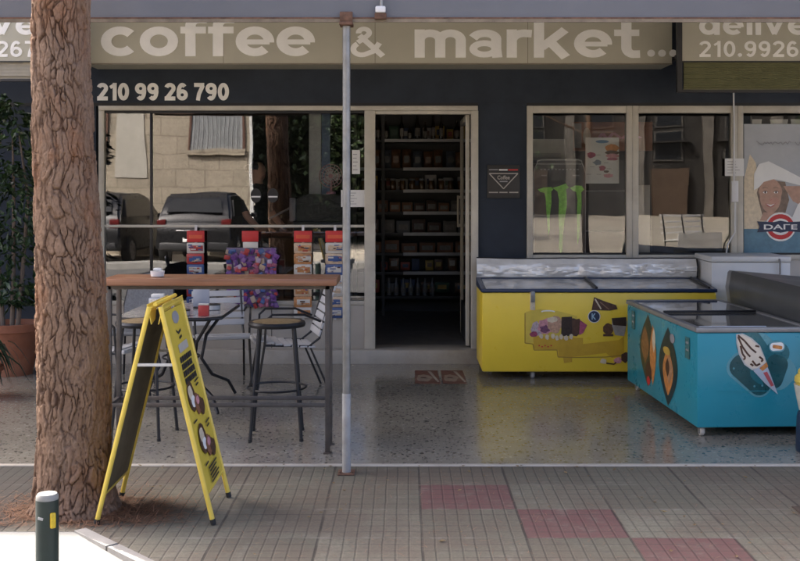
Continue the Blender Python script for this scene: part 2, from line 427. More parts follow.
# ------------------------------------------------------------------ setting
def struct(name, mb, **k):
    return tag(mb.build(name, None, **k), kind='structure')
DIRT = mat('pale_dirt', (.42, .37, .29), .95, var=.2, vs=.35, bump=.3, bs=8, stain=(.25, .21, .16), st=.4)
ASPH = mat('asphalt', (.095, .092, .088), .85, var=.25, vs=1.5, bump=.4, bs=90, stain=(.15, .145, .14), st=.5)
KERB = mat('kerb_stone', (.26, .25, .23), .8, var=.15, vs=5, bump=.3, bs=60, stain=(.15, .14, .125), st=.5)
MARBLE = mat('worn_marble', (.42, .39, .34), .5, var=.12, vs=5, stain=(.24, .19, .14), st=.6, bump=.1)
WPAINT = mat('white_painted_concrete', (.15, .148, .141), .75, var=.05, vs=7, bump=.35, bs=70, stain=(.105, .10, .092), st=.7)
SOIL = mat('dark_soil', (.06, .042, .03), .95, var=.4, vs=18, bump=.8, bs=50)
struct('ground', MB().b2(-300, 300, -400, 200, -.6, -.14, DIRT))
struct('road', MB().b2(-150, 150, -3.3, 3.55, -.3, -.12, ASPH))
mb = MB()
for k in range(-30, 30): mb.b2(k*4., k*4.+2., .02, .14, -.119, -.116, WPAINT)
struct('road_marking', mb)
struct('far_pavement', MB().b2(-150, 150, -4.1, -3.3, -.3, .0, KERB))
mb = MB()
poly = [(20, 3.7), (20, 6.715), (-20, 6.715), (-20, 3.7), (-5, 3.7), (-5, 5.45), (-1.64, 5.45), (-.01, 3.7)]
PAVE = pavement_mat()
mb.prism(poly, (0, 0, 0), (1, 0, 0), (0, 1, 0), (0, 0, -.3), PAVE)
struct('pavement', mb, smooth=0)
mb = MB(); mb.b2(.12, 20, 3.55, 3.695, -.3, .006, KERB, .012); mb.b2(-20, -5, 3.55, 3.695, -.3, .006, KERB, .012)
for k in range(7):
    t0, t1 = k/7+.004, (k+1)/7-.004
    a, b = Vector((-1.64, 5.45, 0)), Vector((-.01, 3.7, 0)); d = (b-a); nn = Vector((-d.y, d.x, 0)).normalized()
    p, q = a+d*t0, a+d*t1
    mb.prism([(0, 0), (1, 0), (1, 1), (0, 1)], p+nn*-.004+Vector((0, 0, .007)), q-p, nn*.062, (0, 0, -.3), KERB)
struct('kerb', mb)
mb = MB(); mb.add([(-5, 5.448, -.002), (-1.642, 5.448, -.002), (-.02, 3.71, -.1), (-.02, 3.3, -.115), (-5, 3.3, -.115), (-5, 5.448, -.4), (-1.642, 5.448, -.4), (-.02, 3.71, -.4), (-.02, 3.3, -.4), (-5, 3.3, -.4)],
   [(0, 1, 2, 3, 4), (9, 8, 7, 6, 5), (0, 5, 6, 1), (1, 6, 7, 2), (2, 7, 8, 3), (3, 8, 9, 4), (4, 9, 5, 0)], WPAINT)
struct('crossing_ramp', mb, smooth=0)
TERR = terrazzo_mat()
struct('porch_floor', MB().b2(-20, 20, 6.76, 10.75, -.3, .004, TERR), smooth=0)
struct('porch_edge', MB().b2(-20, 20, 6.715, 6.76, -.3, .007, MARBLE, .004))
struct('tree_pit_soil', MB().b2(2.06, 3.0, 5.36, 5.86, -.1, .006, SOIL))

# ------------------------------------------------------------------ the shop building
FY = 10.75
def fx(px): return (px-PX)*FY/F
def fz(py): return H-(py-PY)*FY/F
PLAST = mat('ochre_plaster', (.42, .38, .31), .85, var=.12, vs=1.2, bump=.3, bs=30)
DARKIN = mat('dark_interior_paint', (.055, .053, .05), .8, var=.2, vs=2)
INFLOOR = mat('dark_tile_floor', (.20, .19, .175), .35, var=.2, vs=4)
PANEL = mat('cream_panel', (.47, .43, .37), .55, var=.08, vs=3, stain=(.3, .25, .2), st=.45, bump=.1)
GAP = mat('black_rubber', (.012, .012, .012), .6)
bld = thing('shop_building', 'navy fronted corner shop with glazed front and plastered storeys above', 'building', (0, FY, 0))
mb = MB(); mb.b2(-6.98, 12, FY, FY+.25, 2.53, 3.9, NAVY); mb.b2(-6.98, -3.02, FY, FY+.25, -.3, 2.529, NAVY); mb.b2(4.75, 12, FY, FY+.25, -.3, 2.529, NAVY)
mb.b2(.715, 1.185, FY-.02, FY+.25, -.3, 2.529, NAVY)
mb.b2(-6.98, 12, FY-.006, FY, 2.5, 2.531, GAP)
mb.build('wall', bld)
mb = MB(); mb.b2(-6.98, 12, FY, 20, 3.9, 7.0, PLAST); mb.b2(-6.98, 12, FY, 20, 7.0, 10.1, PLAST); mb.b2(-6.98, 12, 19.8, 20, -.3, 3.9, PLAST); mb.b2(-6.98, -6.75, FY+.25, 19.8, -.3, 3.9, PLAST); mb.b2(11.75, 12, FY+.25, 19.8, -.3, 3.9, PLAST)
up = mb.build('upper_storey', bld)
for zz in (4.7, 7.8):
    for k in range(6):
        w = MB(); x = -5+k*2.9
        w.b2(x, x+1.3, FY-.03, FY-.001, zz, zz+1.5, ALU); wo = w.build('window', up)
        MB().b2(x+.07, x+1.23, FY-.036, FY-.031, zz+.07, zz+1.43, mat('dark_window_glass', (.02, .022, .025), .05)).build('pane', wo)
mb = MB(); mb.b2(-4.6, 4.9, FY+.25, 15.7, -.2, .128, INFLOOR); mb.build('floor', bld)
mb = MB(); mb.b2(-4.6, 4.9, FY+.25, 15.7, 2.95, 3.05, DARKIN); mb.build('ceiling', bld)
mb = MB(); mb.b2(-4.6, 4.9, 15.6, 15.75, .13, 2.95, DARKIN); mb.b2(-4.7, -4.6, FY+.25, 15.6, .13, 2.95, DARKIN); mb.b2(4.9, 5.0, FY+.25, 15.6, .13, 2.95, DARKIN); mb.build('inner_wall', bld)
mb = MB(); mb.b2(-3.02, .715, FY-.14, FY+.25, -.1, .134, MARBLE, .008); mb.build('door_step', bld)
mb = MB(); mb.b2(-2.98, -.395, FY-.02, FY+.05, .134, .56, PANEL, .004)
for x in (-2.2, -1.3): mb.b2(x-.003, x+.003, FY-.022, FY-.0195, .14, .555, GAP)
mb.build('lower_panel', bld)
MB().b2(1.187, 4.748, FY-.02, FY+.05, -.1, 1.0, PANEL, .004).build('lower_panel', bld)
# long counter window
wl = MB()
wl.b2(-2.985, -2.93, FY-.04, FY+.05, .56, 2.5, ALU, .004); wl.b2(-2.985, .71, FY-.045, FY+.05, 2.455, 2.5, ALU, .004)
wl.b2(-.395, -.29, FY-.045, FY+.06, .134, 2.454, ALU, .005)
wl.b2(-2.929, -.396, FY-.035, FY+.05, 1.315, 1.34, ALU, .003); wl.b2(-2.929, -.396, FY-.035, FY+.05, .56, .6, ALU, .003)
wl.b2(-2.49, -2.465, FY-.02, FY+.03, .601, 2.44, BLACKM, .003); wl.b2(-2.929, -.396, FY-.03, FY+.05, 2.43, 2.454, GAP)
wlo = wl.build('window', bld)
MB().b2(-2.929, -.396, FY-.006, FY, .601, 2.429, glass_mat('mirror_tint_glass', .10, (.9, .91, .92))).build('pane', wlo)
# open doorway and its leaf swung inside
df = MB(); df.b2(.645, .714, FY-.045, FY+.06, .134, 2.454, ALU, .005); df.b2(-.29, .645, FY-.03, FY+.05, 2.42, 2.454, ALU, .003); df.build('door_frame', bld)
dl = MB()
dl.b2(.595, .635, FY+.06, FY+.10, .15, 2.42, ALU, .004); dl.b2(.595, .635, FY+1.07, FY+1.12, .15, 2.42, ALU, .004)
dl.b2(.595, .635, FY+.10, FY+1.07, 2.36, 2.42, ALU); dl.b2(.6, .63, FY+.10, FY+1.07, .15, .5, mat('dark_door_kick_panel', (.035, .035, .036), .5))
dlo = dl.build('door', bld)
MB().b2(.612, .618, FY+.10, FY+1.07, .5, 2.36, GLASSL).build('pane', dlo)
h = MB(); h.tube([(.57, FY+1.06, 1.28), (.57, FY+1.06, 1.62)], .012, ALU); h.box((.583, FY+1.06, 1.60), (.04, .03, .03), ALU); h.box((.583, FY+1.06, 1.30), (.04, .03, .03), ALU); h.build('handle', dlo)
# display windows on the right
for (x0, x1, dk) in ((1.187, 2.215, False), (2.216, 3.235, True), (3.236, 4.748, False)):
    w = MB(); wa = .058
    w.b2(x0, x0+wa, FY-.045, FY+.05, 1.0, 2.5, ALU, .004); w.b2(x1-wa, x1-.001, FY-.045, FY+.05, 1.0, 2.5, ALU, .004)
    w.b2(x0+wa, x1-wa, FY-.04, FY+.05, 2.43, 2.5, ALU, .004); w.b2(x0+wa, x1-wa, FY-.04, FY+.05, 1.0, 1.05, ALU, .004)
    w.b2(x0+wa, x1-wa, FY-.02, FY+.03, 1.05, 1.068, GAP)
    wo = w.build('window', bld)
    MB().b2(x0+wa, x1-wa, FY-.006, FY, 1.068, 2.43, GLASS).build('pane', wo)
MB().b2(1.2, 4.7, FY+.06, FY+.55, .96, .998, MARBLE).build('display_ledge', bld)
mb = MB(); sign_text(mb, '210 99 26 790', fx(97), fx(229), fz(100.5), (fz(83)-fz(100.5))/1.38, FY, mat('cut_out_letters', (.85, .84, .80), .6), .33, .008, .09); mb.build('lettering', bld, smooth=0)

# unseen low block added on the left, roofline set to shape the sun patch
nb = thing('added_low_building', 'unseen low building added left of the shop, roofline letting sun onto the ramp', 'building', (-16, FY, 0))
MB().b2(-28, -7.0, FY+.02, 20, -.3, 7.97, PLAST).build('wall', nb)
for k in range(5):
    x = -26+k*3.8; wo = MB().b2(x, x+1.3, FY-.01, FY+.019, 4.6, 6.1, ALU).build('window', nb)
    MB().b2(x+.07, x+1.23, FY-.016, FY-.011, 4.67, 6.03, mat('dark_window_glass', (.02, .022, .025), .05)).build('pane', wo)

# ------------------------------------------------------------------ awning, signs
VAL = mat('grey_awning_sheet', (.125, .131, .146), .7, var=.06, vs=1.5, stain=(.115, .115, .115), st=.5, bump=.05)
aw = thing('awning', 'grey sheet awning with rusty lower edge on a slim metal pole', 'awning', (0, 6.56, 2.7))
mb = MB(); mb.b2(-3.4, 6.6, 6.55, 6.575, 2.715, 3.42, VAL); mb.build('valance', aw)
mb = MB(); mb.add([(-3.4, 6.58, 3.42), (6.6, 6.58, 3.42), (6.6, 10.74, 3.84), (-3.4, 10.74, 3.84), (-3.4, 6.58, 3.46), (6.6, 6.58, 3.46), (6.6, 10.74, 3.88), (-3.4, 10.74, 3.88)],
   [(0, 1, 2, 3), (7, 6, 5, 4), (0, 4, 5, 1), (1, 5, 6, 2), (2, 6, 7, 3), (3, 7, 4, 0)], mat('awning_underside', (.62, .61, .58), .8)); mb.build('roof_sheet', aw)
mb = MB(); mb.b2(-3.4, 6.6, 6.535, 6.60, 2.704, 2.714, RUST); mb.b2(-3.4, 6.6, 6.535, 6.546, 2.685, 2.704, mat('weathered_edge_trim', (.20, .165, .12), .8, .2, var=.3, vs=9, bump=.2)); mb.build('edge_trim', aw)
PXP = (346.5-PX)*6.56/F
mb = MB(); mb.tube([(PXP, 6.56, .0), (PXP, 6.56, 2.69)], .0235, STEEL, 20)
po = mb.build('pole', aw)
MB().lathe([(.026, .008), (.026, .47), (.0245, .475)], (PXP, 6.56, 0), mat('pale_pole_sleeve', (.34, .34, .33), .5, .2, var=.15, vs=12, stain=(.25, .18, .12), st=.4), 20).build('sleeve', po)
mb = MB(); mb.b2(PXP-.05, PXP+.05, 6.5, 6.62, 0, .008, RUST, .002)
for s in (-1, 1): mb.lathe([(.008, .008), (.008, .018)], (PXP+.035*s, 6.52, 0), RUST, 6)
mb.build('base_plate', po)
mb = MB(); mb.b2(PXP-.04, PXP+.04, 6.5, 6.62, 2.665, 2.684, RUST, .003); mb.b2(PXP-.038, PXP+.038, 6.515, 6.534, 2.684, 2.745, RUST, .003); mb.build('bracket', aw)
bx = (380.5-PX)*6.5/F
mb = MB(); mb.b2(bx-.035, bx+.035, 6.50, 6.549, 2.70, 2.735, RUST, .004); mb.b2(bx-.03, bx+.03, 6.49, 6.53, 2.736, 2.775, WHITEP, .008); mb.tube([(bx+.005, 6.52, 2.77), (bx+.005, 6.52, 3.3)], .01, STEEL); mb.build('bracket', aw)

SIGN = mat('beige_sign_sheet', (.47, .45, .36), .6, var=.07, vs=1.3, stain=(.39, .36, .28), st=.45)
LETT = mat('cream_letters', (.93, .92, .88), .55, var=.04)
SF = 10.3
def sx(px, d=SF): return (px-PX)*d/F
def sz(py, d=SF): return H-(py-PY)*d/F
sg = thing('shop_sign', 'long beige coffee and market sign board across the shopfront', 'sign', (0, SF, 2.86))
mb = MB(); mb.b2(-3.0, 2.5, SF, FY-.002, 2.86, 3.62, SIGN); mb.b2(-3.0, 2.5, SF-.008, SF-.001, 2.855, 2.868, mat('sign_edge_strip', (.22, .19, .14), .6)); mb.build('board', sg)
mb = MB()
for x in (-1.7, -.28, 1.15): mb.b2(x-.0025, x+.0025, SF-.0012, SF-.0004, 2.869, 3.6, mat('sign_seam', (.2, .175, .13), .7))
mb.build('panel_seam', sg)
def word(par, t, x0, x1, yx, yb, d, p=.27, gap=.055):
    mb = MB(); sign_text(mb, t, sx(x0, d), sx(x1, d), sz(yb, d), (yb-yx)*d/F, d, LETT, p, gap=gap); mb.build('lettering', par, smooth=0)
word(sg, 'coffee', 101, 315, 26.5, 56.3, SF); word(sg, '&', 350, 384, 35, 57.3, SF, .25); word(sg, 'market', 414.5, 640, 29.5, 57.7, SF); word(sg, '...', 647, 677, 35, 57, SF, .2, .12)
SLAT_DIM = mat('slats_dim_tone', (.17, .17, .085), .6, var=.12, vs=9)  # same slats as the left sign, dimmer light put into the colour
SLAT_SUN = mat('slats_sunlit_tone', (.40, .37, .30), .6, var=.1, vs=9)  # same slats again, sunlight put into the colour
FRM = mat('black_sign_frame', (.02, .02, .022), .5)
def delivery(label, x0, x1, zb, slat, tx0, nx0):
    d = 9.9; zs = sz(61, d)
    t = thing('delivery_sign', label, 'sign', ((x0+x1)/2, d, zb))
    MB().b2(x0, x1, d, d+.03, zs, 3.5, SIGN).build('board', t)
    mb = MB(); n = 14
    for k in range(n):
        z = zb+.02+(zs-.012-zb-.02)*k/n
        mb.box(((x0+x1)/2, d+.02, z+.008), (x1-x0-.04, .016, (zs-zb-.03)/n*.8), slat, rot=(R(-25), 0, 0))
    mb.b2(x0+.02, x1-.02, d+.03, d+.035, zb, zs, slat)
    mb.build('slat_panel', t)
    mb = MB(); mb.b2(x0-.045, x0, d-.012, d+.04, zb-.02, 3.5, FRM); mb.b2(x1, x1+.045, d-.012, d+.04, zb-.02, 3.5, FRM); mb.b2(x0, x1, d-.008, d+.04, zb-.022, zb, FRM); mb.b2(x0, x1, d-.006, d-.0005, zs-.012, zs, FRM)
    for x in (x0+.05, x1-.05): mb.b2(x-.02, x+.02, d+.041, FY-.002, 2.9, 2.94, FRM)
    mb.build('frame', t)
    word(t, 'delivery', tx0, tx0+150, 18, 35, d, .27, .15); word(t, '210.9926790', nx0, nx0+141, 45.4, 57, d, .25, .18)
delivery('delivery phone sign over slats in a dim-light olive tone at the right end of the shopfront', sx(682, 9.9), sx(850, 9.9), sz(90, 9.9), SLAT_DIM, 699, 699)
delivery('delivery phone sign over slats in a sunlit beige tone behind the tree trunk', sx(-100, 9.9), sx(68, 9.9), sz(79, 9.9), SLAT_SUN, -73, -77)

# coffee plaque on the pillar
t = thing('coffee_plaque', 'small black square plaque with a white triangle on the navy pillar', 'plaque', (fx(503), FY-.03, fz(198)))
x0, x1, z0, z1 = fx(487), fx(519.5), fz(198), fz(165)
MB().b2(x0, x1, FY-.035, FY-.021, z0, z1, mat('black_plaque', (.022, .021, .02), .5), .002).build('board', t)
W_, H_ = x1-x0, z1-z0
TAN = mat('plaque_lines', (.40, .37, .33), .6)
d = Decal((x0, FY-.035, z0), (W_, 0, 0), (0, 0, H_), (0, -1, 0))
d.line([(.06, .74), (.94, .74), (.5, .28), (.06, .74)], .03, TAN)
d.poly([(.05, .84), (.33, .84), (.33, .87), (.05, .87)], GREY).poly([(.36, .83), (.62, .83), (.62, .87), (.36, .87)], WHITE).poly([(.64, .83), (.94, .83), (.94, .87), (.64, .87)], RED)
d.text('Coffee', .31, .56, .38, .12, TAN, .02)
d.line([(.38, .5), (.62, .5)], .035, GREY)
for (a, b) in ((.05, .33), (.37, .62), (.67, .95)): d.line([(a, .17), (b, .17)], .035, TAN)
d.build('print', t)

# ------------------------------------------------------------------ things on and behind the glass
GY = FY-.0075     # outer face of panes
IY = FY+.09       # just inside
def poster(name, label, cat, px0, px1, py0, py1, y, th=.003, m=None, group=None):
    x0, x1 = (px0-PX)*y/F, (px1-PX)*y/F; z0, z1 = H-(py1-PY)*y/F, H-(py0-PY)*y/F
    t = thing(name, label, cat, ((x0+x1)/2, y, z0), group)
    MB().b2(x0, x1, y, y+th, z0, z1, m or PAPER).build('sheet', t)
    return t, Decal((x0, y, z0), (x1-x0, 0, 0), (0, 0, z1-z0), (0, -1, 0))
GRN = mat('bright_green_print', (.30, .70, .10), .5, var=.25, vs=25)
# tall can standee
x0, x1 = 533, 586; y = IY
t = thing('can_standee', 'tall black drink can standee with green claw marks behind the shop glass', 'display standee', ((560-PX)*y/F, y, .998))
X0, X1 = (533.5-PX)*y/F, (585.5-PX)*y/F; Zb, Zt = .998, H-(159.5-PY)*y/F
w, hh = X1-X0, Zt-Zb
prof = [(.0, .02), (.04, 0), (.96, 0), (1, .02), (1, .86), (.975, .92), (.93, .965), (.93, .985), (.86, 1), (.14, 1), (.07, .985), (.07, .965), (.025, .92), (0, .86)]
mb = MB(); mb.prism([(p[0]*w, p[1]*hh) for p in prof], (X0, y, Zb), (1, 0, 0), (0, 0, 1), (0, .03, 0), mat('black_can_board', (.02, .02, .019), .45)); mb.build('board', t)
d = Decal((X0, y, Zb), (w, 0, 0), (0, 0, hh), (0, -1, 0))
def claw(px):   # ragged vertical claw stroke
    return px
d.poly([(.08, .70), (.2, .72), (.34, .725), (.38, .70), (.34, .68), (.345, .56), (.31, .42), (.315, .30), (.29, .24), (.27, .33), (.25, .46), (.235, .60), (.21, .665), (.13, .675)], GRN)
d.poly([(.36, .715), (.5, .735), (.62, .76), (.68, .72), (.63, .70), (.645, .55), (.60, .40), (.57, .25), (.55, .08), (.52, .05), (.49, .12), (.50, .28), (.48, .42), (.49, .60), (.46, .68)], GRN)
d.poly([(.70, .715), (.80, .74), (.93, .735), (.97, .70), (.92, .67), (.925, .54), (.90, .40), (.88, .22), (.85, .15), (.835, .26), (.835, .45), (.845, .60), (.82, .675), (.76, .685)], GRN)
for k in range(11): d.line([(.13+k*.07, .90), (.17+k*.07, .90)], .012, GREY)
d.line([(.005, .02), (.004, .86), (.03, .92), (.072, .965), (.072, .985), (.14, .997), (.86, .997), (.928, .985), (.928, .965), (.97, .92), (.996, .86), (.995, .02)], .014, mat('can_edge_grey', (.45, .45, .44), .4)); d.line([(.08, .955), (.92, .955)], .012, GREY)
d.line([(.15, .84), (.25, .84)], .012, GREY).line([(.75, .84), (.88, .84)], .012, GREY)
d.build('print', t)
# ice cream price poster
t, d = poster('ice_cream_poster', 'white ice cream poster taped inside the shop window above the can standee', 'poster', 585.5, 619, 137.5, 183.5, IY-.02)
BLUEP = mat('blue_print', (.05, .16, .30), .5, var=.1); PUR = mat('berry_print', (.30, .05, .10), .5, var=.4, vs=60)
d.poly(ell(.5, .91, .2, .035), BLUEP)
d.poly(ell(.79, .77, .2, .085, 22, .08), ORANGE).poly(ell(.79, .67, .2, .05, 20, .1), BROWN).poly(ell(.8, .6, .19, .05, 20, .1), PINK).poly(ell(.8, .53, .17, .03, 16, .1), PUR)
d.poly(ell(.17, .62, .12, .065, 14, .2), PUR).poly(ell(.35, .46, .13, .055, 14, .25, 0, 3), mat('slate_print', (.16, .2, .26), .5)).poly(ell(.5, .33, .1, .05, 12, .25, 0, 5), PUR).poly(ell(.68, .17, .14, .045, 14, .2, 0, 8), PINK).poly(ell(.62, .26, .07, .03, 10, .2, 0, 2), BROWN)
for (x, z) in ((.38, .62), (.62, .45), (.7, .32), (.2, .36), (.1, .2), (.4, .2)): d.line([(x-.07, z), (x+.07, z)], .012, GREY)
d.build('print', t)
# large girl poster
t, d = poster('brand_poster', 'large ice cream poster of a smiling woman in a white hood in the right window', 'poster', 744, 842, 124, 262, GY-.006, m=mat('pale_grey_print', (.42, .44, .46), .5, var=.06))
SKIN = mat('printed_skin', (.46, .28, .20), .5, var=.15, vs=18); TEAL = mat('poster_blue', (.10, .21, .28), .5, var=.2, vs=10)
d.poly([(0, 0), (1, 0), (1, .24), (0, .24)], TEAL)
d.poly([(0, .24), (.22, .24), (.12, .72), (.06, .78), (0, .6)], CREAM)
d.poly([(.13, .5), (.2, .30), (.40, .30), (.46, .45), (.42, .58), (.17, .6)], mat('printed_brown_hair', (.20, .14, .10), .5, var=.3, vs=20))
d.poly([(.40, .55), (.62, .55), (1, .48), (1, .34), (.72, .36), (.5, .44)], SKIN)
d.poly([(.2, .36), (.33, .36), (.4, .30), (.16, .30)], SKIN)
d.poly([(.27+.125*math.cos(k*.2618)*(1 if math.sin(k*.2618) > 0 else .88), .48+.125*math.sin(k*.2618)) for k in range(24)], SKIN)
d.poly(ell(.31, .44, .05, .03, 14), mat('printed_blush', (.50, .27, .20), .5))
for ex in (.215, .325): d.poly(ell(ex, .505, .022, .0085, 12), WHITE).poly(ell(ex, .505, .009, .0085, 10), BROWN).line([(ex-.025, .507), (ex-.01, .514), (ex+.012, .514), (ex+.025, .506)], .004, BROWN).line([(ex-.028, .535), (ex, .542), (ex+.026, .534)], .005, mat('printed_brown_hair', (.20, .14, .10), .5))
d.line([(.258, .452), (.27, .447), (.283, .452)], .004, mat('printed_lip', (.42, .15, .12), .5))
d.poly([(.215, .425), (.27, .415), (.325, .427), (.30, .402), (.27, .395), (.235, .402)], mat('printed_lip', (.42, .15, .12), .5)).poly([(.225, .421), (.27, .413), (.315, .423), (.27, .402)], WHITE)
d.poly([(.10, .52), (.10, .64), (.15, .71), (.25, .73), (.42, .67), (.66, .58), (.60, .55), (.46, .575), (.38, .59), (.30, .60), (.2, .58), (.15, .54)], WHITE)
d.poly([(.45, .26), (.55, .42), (.62, .46), (.66, .3), (.6, .26)], WHITE)
qq = random.Random(6)
d.line([(.12+.017*k, .86+qq.uniform(-.016, .016)*(1 if k % 5 else 1.6)) for k in range(22)], .006, GREY); d.line([(.52+.016*k, .858+qq.uniform(-.016, .016)) for k in range(14)], .006, GREY)
d.poly(ell(.37, .255, .155, .105, 26), WHITE).poly(ell(.37, .255, .14, .092, 26), RED).poly(ell(.37, .255, .10, .06, 26), WHITE)
d.poly([(.13, .295), (.3, .29), (.37, .30), (.44, .29), (.62, .295), (.6, .255), (.62, .215), (.44, .222), (.37, .212), (.3, .222), (.13, .215), (.155, .255)], mat('badge_navy', (.02, .03, .07), .5))
d.text('DAΓE', .2, .236, .34, .038, WHITE, .02)
d.build('print', t)
# notes and stickers on the glass
d = None
for (nm, lab, a, b, c, e, y) in (('paper_note', 'cream price note taped to the window beside the doorway, upper of two', 352, 360, 150, 174, GY-.004), ('paper_note', 'wide white note taped to the window beside the doorway, lower of two', 341, 364.5, 190, 207, GY-.004), ('paper_note', 'twin white paper note on the post between the right windows', 725, 744, 158.5, 176, FY-.05)):
    t, d = poster(nm, lab, 'paper note', a, b, c, e, y)
    for k in range(5): d.line([(.12, .82-k*.16), (.12+.7*rng.uniform(.6, 1), .82-k*.16)], .03, GREY)
    if a == 725: d.poly([(.47, 0), (.53, 0), (.53, 1), (.47, 1)], ALU)
    d.build('print', t)
for (px, lab) in ((256, 'round dark sticker with a white bar on the glass before the shop assistant, left one'), (273, 'round dark sticker with a white bar on the glass before the shop assistant, right one')):
    t = thing('round_sticker', lab, 'sticker', (fx(px), GY, fz(197)))
    mb = MB(); r = .07
    mb.prism([(r*.75*math.cos(a*math.pi/12), r*math.sin(a*math.pi/12)) for a in range(24)], (fx(px), GY-.001, fz(195.5)), (1, 0, 0), (0, 0, 1), (0, -.001, 0), BLACK); mb.build('disc', t)
    MB().b2(fx(px)-.045, fx(px)+.045, GY-.0032, GY-.0022, fz(197.5), fz(196), WHITE).build('bar', t)
t = thing('wall_device', 'small white electric box with a cable on the post between the right windows', 'switch box', (fx(733), FY-.05, fz(202)))
MB().b2(fx(729.5), fx(736), FY-.085, FY-.046, fz(202), fz(181), WHITEP, .006).build('case', t)
mb = MB(); mb.tube([(fx(732), FY-.06, fz(181)), (fx(732.3), FY-.06, fz(130)), (fx(731.7), FY-.06, fz(91))], .008, WHITEP); mb.tube([(fx(733), FY-.06, fz(202)), (fx(733), FY-.06, fz(232)), (fx(726), FY-.06, fz(244)), (fx(724), FY-.06, fz(256))], .007, WHITEP); mb.build('cable', t)
for k, (px, w_, lab) in enumerate(((757, 7, 'white paper pennant hanging in the right window, leftmost'), (779, 13, 'wide white paper pennant hanging in the middle of the right window'), (797, 9, 'white paper pennant hanging in the right window, rightmost'))):
    y = FY+.05
    mb = MB(); mb.prism([((px-w_*.7-PX)*y/F, 0), ((px+w_*.7-PX)*y/F, 0), ((px+w_*.1-PX)*y/F, -.38-.05*k), ((px-w_*.1-PX)*y/F, -.36-.05*k)], (0, y, fz(119)), (1, 0, 0), (0, 0, 1), (0, .004, 0), PAPER)
    tag(mb.build('paper_pennant', None, origin=((px-PX)*y/F, y, fz(119))), lab, 'pennant', 'paper pennants in the right window')
# ------------------------------------------------------------------ snack strips hung outside the window
def strip(label, px0, px1, cols, seed):
    q = random.Random(seed); y = FY-.08
    x0, x1 = sx(px0, y), sx(px1, y)
    t = thing('snack_strip', label, 'snack display', ((x0+x1)/2, y, .42), 'hanging snack strips on the shop window')
    mb = MB(); mb.b2(x0, x1, y-.012, y+.012, 1.175, 1.285, RED, .004); mb.b2(x0+.02, x1-.02, y-.016, y-.0122, 1.21, 1.245, mat('header_orange', (.65, .10, .04), .5)); mb.build('header', t)
    MB().b2((x0+x1)/2-.012, (x0+x1)/2+.012, y+.004, y+.008, .42, 1.34, WHITEP).build('hanger', t)
    n = 7; z = 1.17
    for k in range(n):
        hgt = (1.17-.44)/n; c1, c2 = cols[k % len(cols)], cols[(k+1) % len(cols)]
        mb = MB(); o = -.012-.006*(k % 2)
        mb.box(((x0+x1)/2, y+o, z-hgt/2), (x1-x0, .028, hgt*1.02), c1, .012, rot=(R(8), 0, R(q.uniform(-3, 3))))
        mb.box(((x0+x1)/2+q.uniform(-.02, .02), y+o-.016, z-hgt*.5), ((x1-x0)*.72, .004, hgt*.5), c2, .001, rot=(R(8), 0, 0))
        for j in range(9): mb.box((x0+(x1-x0)*q.uniform(.2, .8), y+o-.02-.0007*j, z-hgt*q.uniform(.2, .8)), ((x1-x0)*q.uniform(.08, .34), .003, hgt*q.uniform(.04, .13)), (cols+[BLU, RPK, CPK, BROWN])[q.randrange(len(cols)+4)], rot=(R(8), 0, R(q.uniform(-12, 12))))
        mb.build('packet', t); z -= hgt
BLU = mat('packet_blue', (.06, .11, .28), .35, var=.2); WPK = mat('packet_white', (.62, .60, .56), .35, var=.1); OPK = mat('packet_orange', (.50, .24, .10), .35, var=.3, vs=30); RPK = mat('packet_red', (.42, .05, .05), .35, var=.2); CPK = mat('packet_cream', (.60, .46, .33), .35, var=.2, vs=30); PPK = mat('packet_purple', (.16, .06, .25), .35, var=.3, vs=30)
strip('red, white and blue snack strip hanging on the window, leftmost', 187, 204.5, [WPK, RPK, BLU], 1)
strip('orange and cream snack strip hanging behind the bar stool', 294, 312, [CPK, OPK, WPK, OPK], 2)
strip('cream and blue snack strip hanging beside the metal pole', 325.5, 344.5, [WPK, CPK, BLU, WPK], 3)
y = FY-.1
t = thing('sweets_pouch', 'wide clear pouch of coloured sweets with a red header on the window', 'snack display', (sx(251, y), y, .55), 'hanging snack strips on the shop window')
mb = MB(); mb.b2(sx(242, y), sx(258.5, y), y-.01, y+.01, 1.18, 1.285, RED, .004); mb.b2(sx(243, y), sx(258, y), y-.008, y+.008, 1.12, 1.178, WPK, .003); mb.build('header', t)
MB().b2(sx(226, y), sx(276, y), y+.03, y+.045, .55, 1.12, mat('pouch_backing', (.20, .16, .26), .4)).build('backing', t)
q = random.Random(5); sm = [PPK, mat('sweet_pink', (.36, .10, .17), .4, var=.3, vs=30), mat('sweet_cream', (.46, .35, .26), .4), mat('sweet_mauve', (.38, .30, .40), .4), BLU, RPK, PPK, PPK]
mb = MB()
for i in range(9):
    for j in range(10):
        for r_ in range(2): mb.box((sx(229, y)+i*.0545+q.uniform(-.02, .02), y+q.uniform(-.02, .02), .58+j*.054+q.uniform(-.028, .028)), (q.uniform(.03, .06), .012, q.uniform(.03, .065)), q.choice(sm), .005, (q.uniform(-.3, .3), q.uniform(-.6, .6), q.uniform(-.3, .3)))
tag(mb.build('sweets', t), kind='stuff')

